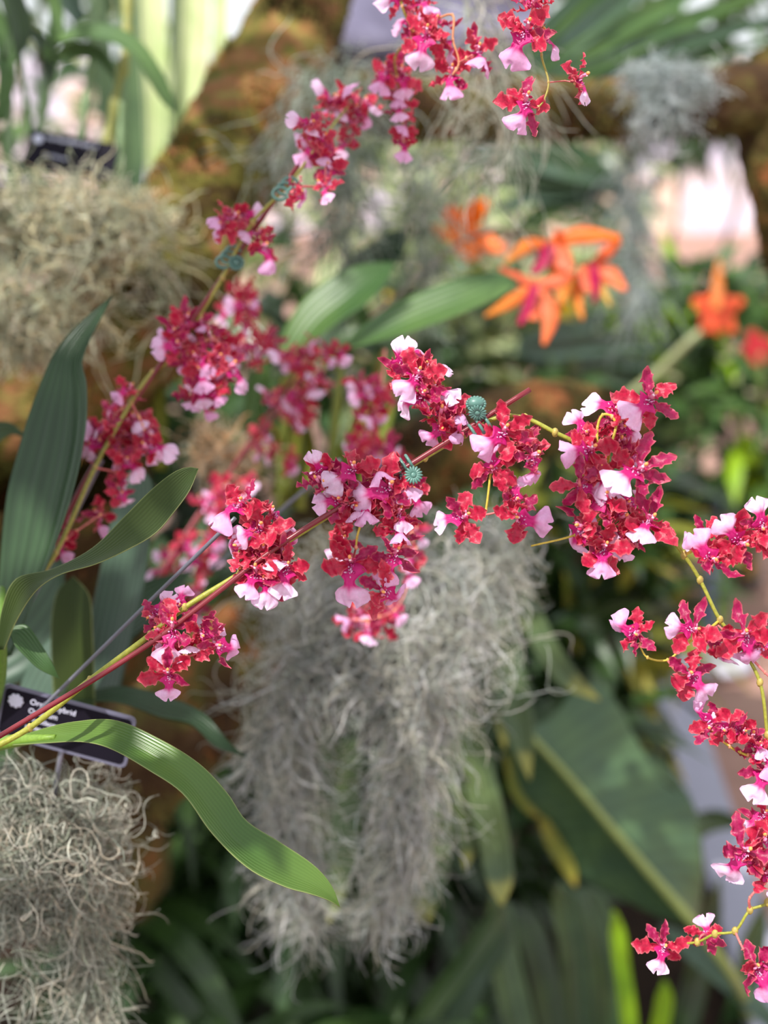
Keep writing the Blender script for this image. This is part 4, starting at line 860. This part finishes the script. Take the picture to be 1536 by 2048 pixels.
for pts, w, zz in [([(925, 1400), (950, 1520), (985, 1660), (1000, 1760), (1004, 1812)], 34, 1.42), ([(1005, 1060), (1040, 1180), (1090, 1290), (1140, 1360), (1200, 1400)], 26, 1.5),
                   ([(1010, 1240), (1025, 1380), (1040, 1460), (1060, 1560)], 34, 1.55), ([(900, 1480), (885, 1640), (870, 1760), (855, 1850)], 26, 1.46), ([(700, 1480), (690, 1620), (680, 1750), (655, 1850)], 30, 1.44),
                   ([(760, 1500), (765, 1650), (755, 1780), (748, 1850)], 26, 1.46), ([(650, 1450), (655, 1560), (640, 1700), (610, 1790)], 24, 1.5), ([(985, 1100), (985, 1250), (1000, 1400), (1010, 1500)], 26, 1.6),
                   ([(870, 1500), (920, 1620), (935, 1700), (930, 1740)], 18, 1.52), ([(820, 1500), (850, 1650), (840, 1780), (838, 1850)], 18, 1.5)]:
    strap_leaf(sp, pts, w, zz, LF_YELTIP)
big = empty('broad_leaf_plant', G(1420, 1990)); tag(big, 'single huge dull green leaf with pale midrib and torn curled brown margin, lower right', 'plant')
o = leafE('blade', [(1120, 1420, 1.85), (1160, 1370, 1.86), (1230, 1400, 1.86), (1285, 1500, 1.86), (1330, 1570, 1.86), (1385, 1600, 1.86), (1405, 1700, 1.86), (1400, 1820, 1.86), (1392, 1852, 1.84)],
      [(1052, 1462, 1.80), (1080, 1495, 1.80), (1120, 1535, 1.80), (1165, 1585, 1.80), (1205, 1635, 1.80), (1245, 1685, 1.80), (1290, 1735, 1.80), (1345, 1800, 1.80), (1392, 1852, 1.80)], LF_BIG, big, sag=.04, nu=50, wave=.02)
leafE('blade', [(1048, 1462, 1.80), (1080, 1495, 1.80), (1120, 1535, 1.80), (1165, 1585, 1.80), (1205, 1635, 1.80), (1245, 1685, 1.80), (1290, 1735, 1.80), (1345, 1800, 1.80), (1392, 1852, 1.80)],
      [(1010, 1500, 1.84), (1020, 1570, 1.86), (1055, 1625, 1.86), (1085, 1640, 1.86), (1115, 1690, 1.86), (1140, 1740, 1.86), (1200, 1770, 1.86), (1300, 1830, 1.84), (1392, 1856, 1.82)], LF_BIG, big, sag=.05, nu=50, wave=.05)
strap_leaf(big, [(1085, 1640), (1110, 1690), (1140, 1740), (1152, 1775)], 16, 1.84, LF_OLD, name='torn_margin')
strap_leaf(big, [(1012, 1510), (1030, 1580), (1060, 1620), (1090, 1640)], 9, 1.83, LF_OLD, name='torn_margin')
mb = MB(); mb.tube(catmull([P(1045, 1455, 1.79), P(1120, 1535, 1.79), P(1205, 1635, 1.79), P(1290, 1735, 1.79), P(1400, 1862, 1.80), P(1470, 1960, 1.85), G(1500, 2040)], 40), [.004, .007, .009, .012], 8, c=tuple(lin(140, 152, 84))); mb.build('midrib', M_STALK, big)

def rosette(name, label, base, n, ln, wd, mat, seed, cat='plant', spread=1.0, up=.9, droop=.5, group=None, col2=None, arc=(0, 2*math.pi)):
    rs_ = np.random.RandomState(seed); root = empty(name, base); tag(root, label, cat, group)
    for k in range(n):
        a = arc[0]+(arc[1]-arc[0])*(k+rs_.uniform(0, .8))/n; el = rs_.uniform(.35, 1.3)*up
        D = np.array([[math.cos(a)*spread, math.sin(a)*spread, el*1.6]])
        L = np.array([ln*rs_.uniform(.7, 1.15)])
        v, f, uv = blades(np.array([tuple(base)])+rs_.randn(1, 3)*[.02, .02, 0], D, L, np.array([wd*rs_.uniform(.8, 1.2)]), np.array([droop*rs_.uniform(.6, 1.4)]), S=12, prof=(.6, 1, 1, .9, .75, .05), fold=.2)
        mk('leaf', v, f, mat if (col2 is None or k % 3) else col2, root, uv=uv)
    return root
def at_px(px, py, z): return P(px, py, z)
# dark glossy strap leaves along the bottom
spots = [(560, 2080, 1.75, 16, .55, .020), (430, 1990, 1.85, 16, .5, .020), (330, 2100, 1.6, 12, .45, .018), (700, 2150, 1.9, 12, .5, .018), (640, 1900, 2.1, 16, .5, .02), (330, 1800, 1.9, 16, .45, .019), (450, 1700, 2.1, 14, .45, .018), (540, 1560, 2.0, 14, .4, .018), (240, 1640, 1.9, 14, .4, .018)]
for i, (x, y, z, n, ln, w) in enumerate(spots):
    b = P(x, y, z); b.z = max(b.z-.15, .02)
    rosette('strap_leaf_clump', ['dark glossy strap-leaf clump at the bottom edge, left of centre', 'dark strap-leaf clump just right of the lower left moss tail', 'dark strap-leaf clump in the bottom left beneath the moss tail', 'strap-leaf clump at the bottom edge beneath the left moss tail of the curtain', 'shaded strap-leaf clump behind the left tail of the moss curtain', 'shaded strap-leaf clump right of the lower left moss mat', 'shaded strap-leaf clump below the long sunlit leaf tip', 'shaded strap-leaf clump beneath the middle of the sunlit leaf', 'shaded strap-leaf clump close behind the lower left moss mat'][i], b, n, ln, w, LF_STRAP if i % 2 else LF_DARK, 40+i, droop=.75, up=.8)
bp = empty('strap_leaf_clump', G(1130, 2200)); tag(bp, 'broad glossy strap-leaf clump fanning along the bottom under the huge dull leaf', 'plant')
for pts, w, zz, m in [([(1080, 2200), (1040, 2050), (1010, 1920), (1000, 1830), (985, 1780)], 34, 1.95, LF_STRAP), ([(1150, 2200), (1110, 2050), (1080, 1920), (1050, 1840), (1010, 1800)], 32, 2.0, LF_DARK),
                      ([(1180, 2200), (1160, 2050), (1150, 1900), (1130, 1800), (1120, 1760)], 36, 2.02, LF_STRAP), ([(1230, 2200), (1230, 2050), (1210, 1900), (1180, 1800), (1150, 1770)], 36, 2.05, LF_STRAP),
                      ([(800, 2120), (860, 2020), (930, 1930), (985, 1850), (1010, 1800)], 26, 1.8, LF_STRAP), ([(870, 2150), (910, 2060), (950, 1960), (1000, 1880), (1010, 1840)], 28, 1.9, LF_BLUE),
                      ([(1260, 2200), (1260, 2060), (1245, 1940), (1235, 1860), (1230, 1820)], 18, 1.9, LF_LIME), ([(1330, 2200), (1370, 2050), (1400, 1930), (1420, 1830), (1440, 1760)], 30, 2.1, LF_DARK),
                      ([(1560, 2060), (1480, 1980), (1420, 1930), (1360, 1880), (1320, 1850)], 24, 1.95, LF_BLUE), ([(1420, 2200), (1460, 2080), (1490, 1980), (1510, 1880), (1530, 1800)], 30, 2.2, LF_STRAP),
                      ([(1300, 2200), (1310, 2100), (1325, 2030), (1330, 1990), (1330, 1960)], 20, 2.0, LF_LIME), ([(960, 2200), (900, 2080), (830, 1960), (800, 1880), (790, 1840)], 28, 2.1, LF_DARK),
                      ([(1250, 1760), (1330, 1700), (1400, 1650), (1440, 1640), (1500, 1650)], 26, 2.3, LF_STRAP), ([(1040, 2200), (1000, 2080), (960, 1950), (940, 1860), (900, 1800)], 30, 2.15, LF_STRAP)]:
    strap_leaf(bp, pts, w, zz, m, tilt=.01)

# upper left cane plant and pale sunlit blades
cp_ = empty('cane_plant', P(120, 400, 1.35)); tag(cp_, 'tall cane-stemmed plant growing from the upper left moss mound, arching leaf over the label', 'plant')
leafE('leaf', [(108, 78, 1.33), (150, 54, 1.33), (212, 48, 1.32), (272, 74, 1.31), (312, 122, 1.3), (342, 180, 1.3), (352, 228, 1.3)], [(112, 84, 1.3), (170, 76, 1.29), (222, 84, 1.28), (266, 112, 1.27), (296, 160, 1.27), (326, 205, 1.28), (352, 228, 1.3)], LF_MID, cp_, sag=.15)
for pts, w, m in [([(90, 120), (112, 60), (108, 0), (90, -60)], 14, LF_MID), ([(20, 120), (40, 60), (20, -10), (0, -60)], 26, LF_DARK), ([(60, 60), (90, 90), (100, 130), (96, 180)], 14, LF_DARK), ([(0, 240), (14, 150), (4, 60), (-10, 0)], 18, LF_MID), ([(100, 120), (150, 100), (200, 110), (230, 160)], 16, LF_MID), ([(160, 40), (140, 0), (150, -40), (160, -80)], 20, LF_BLUE)]:
    strap_leaf(cp_, pts, w, 1.33, m)
for x0, x1, r in ((20, 16, .004), (60, 105, .0045), (150, 185, .004), (200, 250, .0055), (75, 40, .003), (238, 248, .004)):
    mb = MB(); cc = catmull([P(x0, 430, 1.33), P((x0*2+x1)/3, 280, 1.34), P(x1, 110, 1.35), P(x1+6, -40, 1.36)], 24)
    rr = [r*(1+.25*math.sin(i*1.9)) for i in range(24)]
    mb.tube(cc, rr, 9, c=tuple(lin(116, 140, 96)) if x0 != 200 else tuple(lin(140, 140, 70))); mb.build('cane', M_STALK, cp_)
pl = empty('pale_leaf_plant', P(320, 500, 2.3)); tag(pl, 'tall plant with pale sunlit sword leaves rising behind the trunk at the upper left', 'plant')
for pts, w, m in [([(315, 420), (318, 250), (310, 100), (300, -60), (290, -200)], 30, LF_LIT_PALE), ([(360, 380), (368, 220), (385, 80), (390, -60), (400, -200)], 34, LF_LIT_PALE), ([(340, 400), (345, 250), (350, 100), (355, -60), (360, -200)], 14, LF_DARK),
                  ([(270, 420), (270, 250), (262, 100), (255, -60), (250, -200)], 26, LF_STRAP), ([(420, 360), (430, 200), (440, 60), (440, -80), (445, -200)], 16, LF_LIT_PALE), ([(300, 460), (325, 420), (340, 350), (345, 300), (350, 260)], 20, LF_DARK), ([(240, 400), (225, 250), (205, 120), (190, -60), (180, -200)], 24, LF_DARK)]:
    strap_leaf(pl, pts, w, 2.3, m)
# palm fans
def fan(label, hub, tips, z, w, mat, zt=0.0):
    root = empty('palm_frond', P(hub[0], hub[1], z)); tag(root, label, 'palm frond')
    for i, (x, y) in enumerate(tips):
        mx, my = (hub[0]*.45+x*.55), (hub[1]*.45+y*.55)-12
        strap_leaf(root, [hub, ((hub[0]*3+x)/4, (hub[1]*3+y)/4-6), (mx, my), (x, y)], w, (z, z+zt), mat if i % 3 else LF_BLUE, sag=.3)
    return root
fan('green palm frond spreading from the top right corner above the mossy branch', (1000, 205), [(1500, -190), (1560, -110), (1600, -40), (1620, 20), (1560, 80), (1380, -160), (1280, -120), (1200, -60)], 1.9, 26, LF_MID, .2)
fan('dark palm frond seen beneath the horizontal branch, blades lying flat', (1225, 360), [(880, 290), (900, 330), (930, 380), (960, 430), (1000, 480), (1010, 300), (1060, 270)], 2.6, 24, LF_DARK, .2)
fan('dark green frond reaching right between the orange orchids and the lower log', (1040, 700), [(1330, 740), (1300, 790), (1250, 820), (1350, 700), (1200, 650)], 2.6, 26, LF_BLUE, .3)

# ------------------------------------------------------------------ distant shrubs
def shrub(label, px, py, z, rx, rz, n, ll, lw, mats, seed, group=None, flowers=None, name='shrub', base_on_ground=True):
    rs_ = np.random.RandomState(seed); c = P(px, py, z); base = Vector((c.x, c.y, 0.0)) if base_on_ground else c
    root = empty(name, base); tag(root, label, 'shrub', group)
    q = rs_.randn(n, 3); q /= np.linalg.norm(q, axis=1)[:, None]; rad = rs_.uniform(.45, 1, n)**.6
    B = np.array(tuple(c))+q*rad[:, None]*[rx, rx*.8, rz]
    D = q*.8+rs_.randn(n, 3)*.7+[0, 0, .3]
    per = np.array_split(np.arange(n), len(mats))
    for m, ix in zip(mats, per):
        k = len(ix)
        v, f, uv = blades(B[ix], D[ix], rs_.uniform(.6, 1.3, k)*ll, rs_.uniform(.7, 1.2, k)*lw, rs_.uniform(.1, .7, k), S=5, prof=(.3, 1, .95, .5, .05), nrm=rs_.randn(k, 3)*.5+[0, 0, 1])
        o = mk('foliage', v, f, m, root, uv=uv)
    mb = MB()
    for k in range(5):
        e = B[rs_.randint(0, n)]; mb.tube(catmull([base, base*.5+Vector(e)*.5+Vector((rs_.uniform(-.05, .05), 0, 0)), Vector(e)], 8), [.014, .005], 6, c=tuple(lin(84, 66, 48)))
    mb.build('stem', M_STALK, root)
    if flowers:
        col, cnt, sz = flowers
        for k in range(cnt):
            p = Vector(B[rs_.randint(0, n)])+Vector((0, -rx*.5, .03)); fb = MB()
            for j in range(5):
                a = j*1.2566; fb.ball(p+Vector((math.cos(a)*sz*.6, -.005, math.sin(a)*sz*.6)), (sz*.5, sz*.2, sz*.5), c=tuple(col), nu=8, nv=5)
            fb.ball(p, sz*.4, c=tuple(lin(200, 140, 30)), nu=6, nv=4)
            fb.build('blossom', M_COLUMN, root)
    return root
Sh = [
 ('green shrub far behind the tall canes in the upper left corner', 40, 180, 4.2, .42, .55, 230, .17, .03, [LF_MID, LF_DARK, LF_STRAP]),
 ('loose green shrub behind the upper black label', 210, 240, 5.0, .45, .6, 130, .16, .028, [LF_MID, LF_DARK, LF_LIT_PALE]),
 ('shrub seen through the gap between trunk and second orchid cane', 470, 620, 4.6, .35, .25, 120, .15, .03, [LF_MID, LF_LIT_PALE]),
 ('yellow-green shrub behind the grey moss veil at the upper centre', 720, 440, 4.4, .45, .5, 200, .17, .035, [LF_MID, LF_LIT_PALE, LF_LIT_PALE, LF_STRAP]),
 ('olive shrub behind the orange orchids left bloom', 880, 420, 4.8, .45, .55, 230, .17, .035, [LF_STRAP, LF_LIT_PALE, LF_DARK, LF_LIT_PALE]),
 ('dark shrub under the middle of the horizontal branch', 1060, 400, 5.2, .5, .6, 280, .18, .035, [LF_DARK, LF_LIT_PALE, LF_DARK, LF_STRAP]),
 ('shrub with scattered yellow blossoms below the orange orchids', 930, 720, 3.9, .42, .32, 420, .13, .022, [LF_STRAP, LF_OLD, LF_DARK, LF_LIT_PALE]),
 ('shrub with a few yellow blossoms between the log and the orange orchids', 1130, 720, 4.2, .40, .34, 380, .13, .024, [LF_DARK, LF_STRAP, LF_BLUE, LF_LIT_PALE]),
 ('bushy green shrub filling the right edge under the coral star bloom', 1450, 790, 3.6, .42, .35, 640, .16, .026, [LF_MID, LF_STRAP, LF_LIME, LF_DARK]),
 ('pale silvery shrub behind the long moss veil at the right', 1300, 720, 4.6, .30, .20, 300, .14, .024, [LF_BLUE, LF_LIT_PALE, LF_MID]),
 ('low dark shrub behind the hanging moss curtain right side', 1120, 1020, 2.7, .24, .26, 420, .14, .022, [LF_DARK, LF_STRAP, LF_DARK]),
 ('low dark shrub in the gap right of the strap leaves', 1130, 1220, 2.4, .20, .24, 360, .14, .02, [LF_DARK, LF_DARK, LF_OLD]),
 ('dark shrub behind the stump at the left edge', 30, 860, 2.4, .22, .22, 320, .13, .024, [LF_DARK, LF_LIME, LF_DARK]),
 ('dark shrub behind the log at the centre', 640, 900, 2.6, .34, .30, 420, .15, .024, [LF_DARK, LF_STRAP, LF_DARK]),
 ('dark shrub behind the left half of the moss curtain', 640, 1500, 2.2, .32, .34, 520, .15, .022, [LF_DARK, LF_DARK, LF_STRAP]),
 ('dark shrub behind the right half of the moss curtain', 900, 1450, 2.3, .32, .36, 520, .15, .022, [LF_DARK, LF_DARK, LF_STRAP]),
 ('dark shrub low behind the stump and the lower left moss', 380, 1500, 2.1, .28, .30, 420, .14, .022, [LF_DARK, LF_DARK, LF_STRAP]),
 ('green shrub far at the top behind the palm frond', 1350, 60, 5.5, .75, .5, 520, .2, .04, [LF_STRAP, LF_DARK, LF_MID]),
]
for i, s in enumerate(Sh):
    fl = (lin(236, 196, 30), 8, .022) if i == 6 else ((lin(232, 190, 40), 4, .022) if i == 7 else None)
    shrub(*s, seed=200+i, flowers=fl)
# stone wall piece behind the top centre
rk = MB()
rg = random.Random(5)
def boulder(px, py, z, r, label, seed, mat):
    c = P(px, py, z); rs_ = np.random.RandomState(seed); V = []; nu, nv = 28, 18; ks = rs_.randn(7, 3)*2.2; phs = rs_.uniform(0, 6, 7)
    for i in range(nv+1):
        th = math.pi*i/nv
        for k in range(nu):
            a = 2*math.pi*k/nu; d = np.array([math.sin(th)*math.cos(a), math.sin(th)*math.sin(a), math.cos(th)])
            h = 1+.07*sum(math.sin(q@d*1.6+p) for q, p in zip(ks, phs)); V.append(np.array(tuple(c))+d*np.array(r)*h)
    F = [(i*nu+k, (i+1)*nu+k, (i+1)*nu+(k+1) % nu, i*nu+(k+1) % nu) for i in range(nv) for k in range(nu)]
    o = mk('boulder', V, F, mat, loc=Vector((c.x, c.y, c.z-r[2]))); tag(o, label, 'rock'); return o
M_ROCK = ramp_mat('rock_lavender', [(.3, lin(60, 56, 72)), (.5, lin(110, 106, 128)), (.7, lin(176, 172, 196))], 4, bump=.6, dist=.01)
boulder(880, 60, 2.8, (.22, .2, .15), 'lavender-grey rock behind the red blooms at the top', 1, M_ROCK)
boulder(740, 20, 3.0, (.16, .2, .14), 'smaller lavender-grey rock behind the grey moss veil at the top', 2, M_ROCK)
# path furniture
st_ = empty('stanchion', G(1430, 1330)); tag(st_, 'slim blue-grey post on a round white base standing on the path', 'post')
b0 = G(1430, 1325); mb = MB()
mb.add(*tube([b0, b0+Vector((0, 0, .012)), b0+Vector((0, 0, .03)), b0+Vector((0, 0, .035))], [.10, .10, .07, .02], 32)); mb.build('base', plain('base_white', lin(196, 194, 206), rough=.4), st_)
t0 = P(1395, 960, b0.y/math.cos(PITCH)*.98)
mb = MB(); mb.tube([b0+Vector((-.02, 0, .03)), b0+Vector((-.03, 0, .5))], .014, 16); mb.build('pole', plain('pole_blue', lin(96, 104, 140), rough=.4), st_)
yp = empty('yellow_post', G(1480, 1180)); tag(yp, 'short yellow marker post on the path behind the drooping orchid flowers', 'post')
b1 = G(1486, 1160); mb = MB(); mb.tube([b1, b1+Vector((0, 0, .34)), b1+Vector((0, 0, .36))], [.035, .035, .02], 20); mb.build('shaft', plain('post_yellow', lin(214, 156, 10), rough=.5), yp)
mb = MB(); mb.tube([b1, b1+Vector((0, 0, .02))], [.06, .055], 20); mb.build('foot', plain('post_foot', lin(60, 56, 50), rough=.6), yp)

# unseen leafy boughs added above the frame to block sun and dapple the plants
def overhead(label, targets, t, n, ll, lw, rr, seed):
    """leaf sprays and a bough added out of view to block the sun on the given places"""
    rs_ = np.random.RandomState(seed); cs_ = [Vector(x)+SUNDIR*t for x in targets]
    root = empty('added_shade_bough', cs_[0]); tag(root, label, 'bough')
    B = []
    for c_, r_ in zip(cs_, rr): B.append(np.array(tuple(c_))+rs_.randn(n, 3)*r_)
    B = np.concatenate(B); N_ = len(B)
    v, f, uv = blades(B, rs_.randn(N_, 3)+[0, 0, -.2], rs_.uniform(.7, 1.2, N_)*ll, rs_.uniform(.7, 1.2, N_)*lw, rs_.uniform(.1, .5, N_), S=5, prof=(.3, 1, .95, .5, .05), nrm=rs_.randn(N_, 3)*.4+[0, 0, 1])
    mk('foliage', v, f, LF_STRAP, root, uv=uv)
    mb = MB(); pts = sorted(cs_, key=lambda q: q.x); pts = [pts[0]+Vector((-1.2, .1, .15))]+pts+[pts[-1]+Vector((.3, .1, .1))]
    mb.tube(catmull(pts, 24), [.03, .008], 8, c=tuple(lin(84, 66, 48))); mb.build('branch', M_STALK, root)
overhead('leafy bough added overhead, out of the picture, to throw dappled shade on the bed', [P(420, 1900, 1.9), P(700, 1750, 2.1), P(560, 1500, 2.0), P(1050, 1950, 2.0), P(900, 1500, 2.2)], 2.3, 26, .16, .03, [.2, .2, .18, .2, .2], 77)
overhead('leafy twig added out of the picture to shade the middle of the long sunlit leaf', [P(400, 1575, .725)], .55, 26, .03, .016, [.012], 78)

overhead('broad leafy bough added out of the picture to shade the blurred sprays and upright leaves', [P(130, 900, .87), P(230, 1060, .75), P(380, 720, .91), P(620, 290, .88), P(380, 1100, 1.1), P(600, 780, 1.13), P(560, 680, 1.1)], 1.5, 13, .09, .022, [.05, .035, .05, .05, .06, .06, .06], 79)
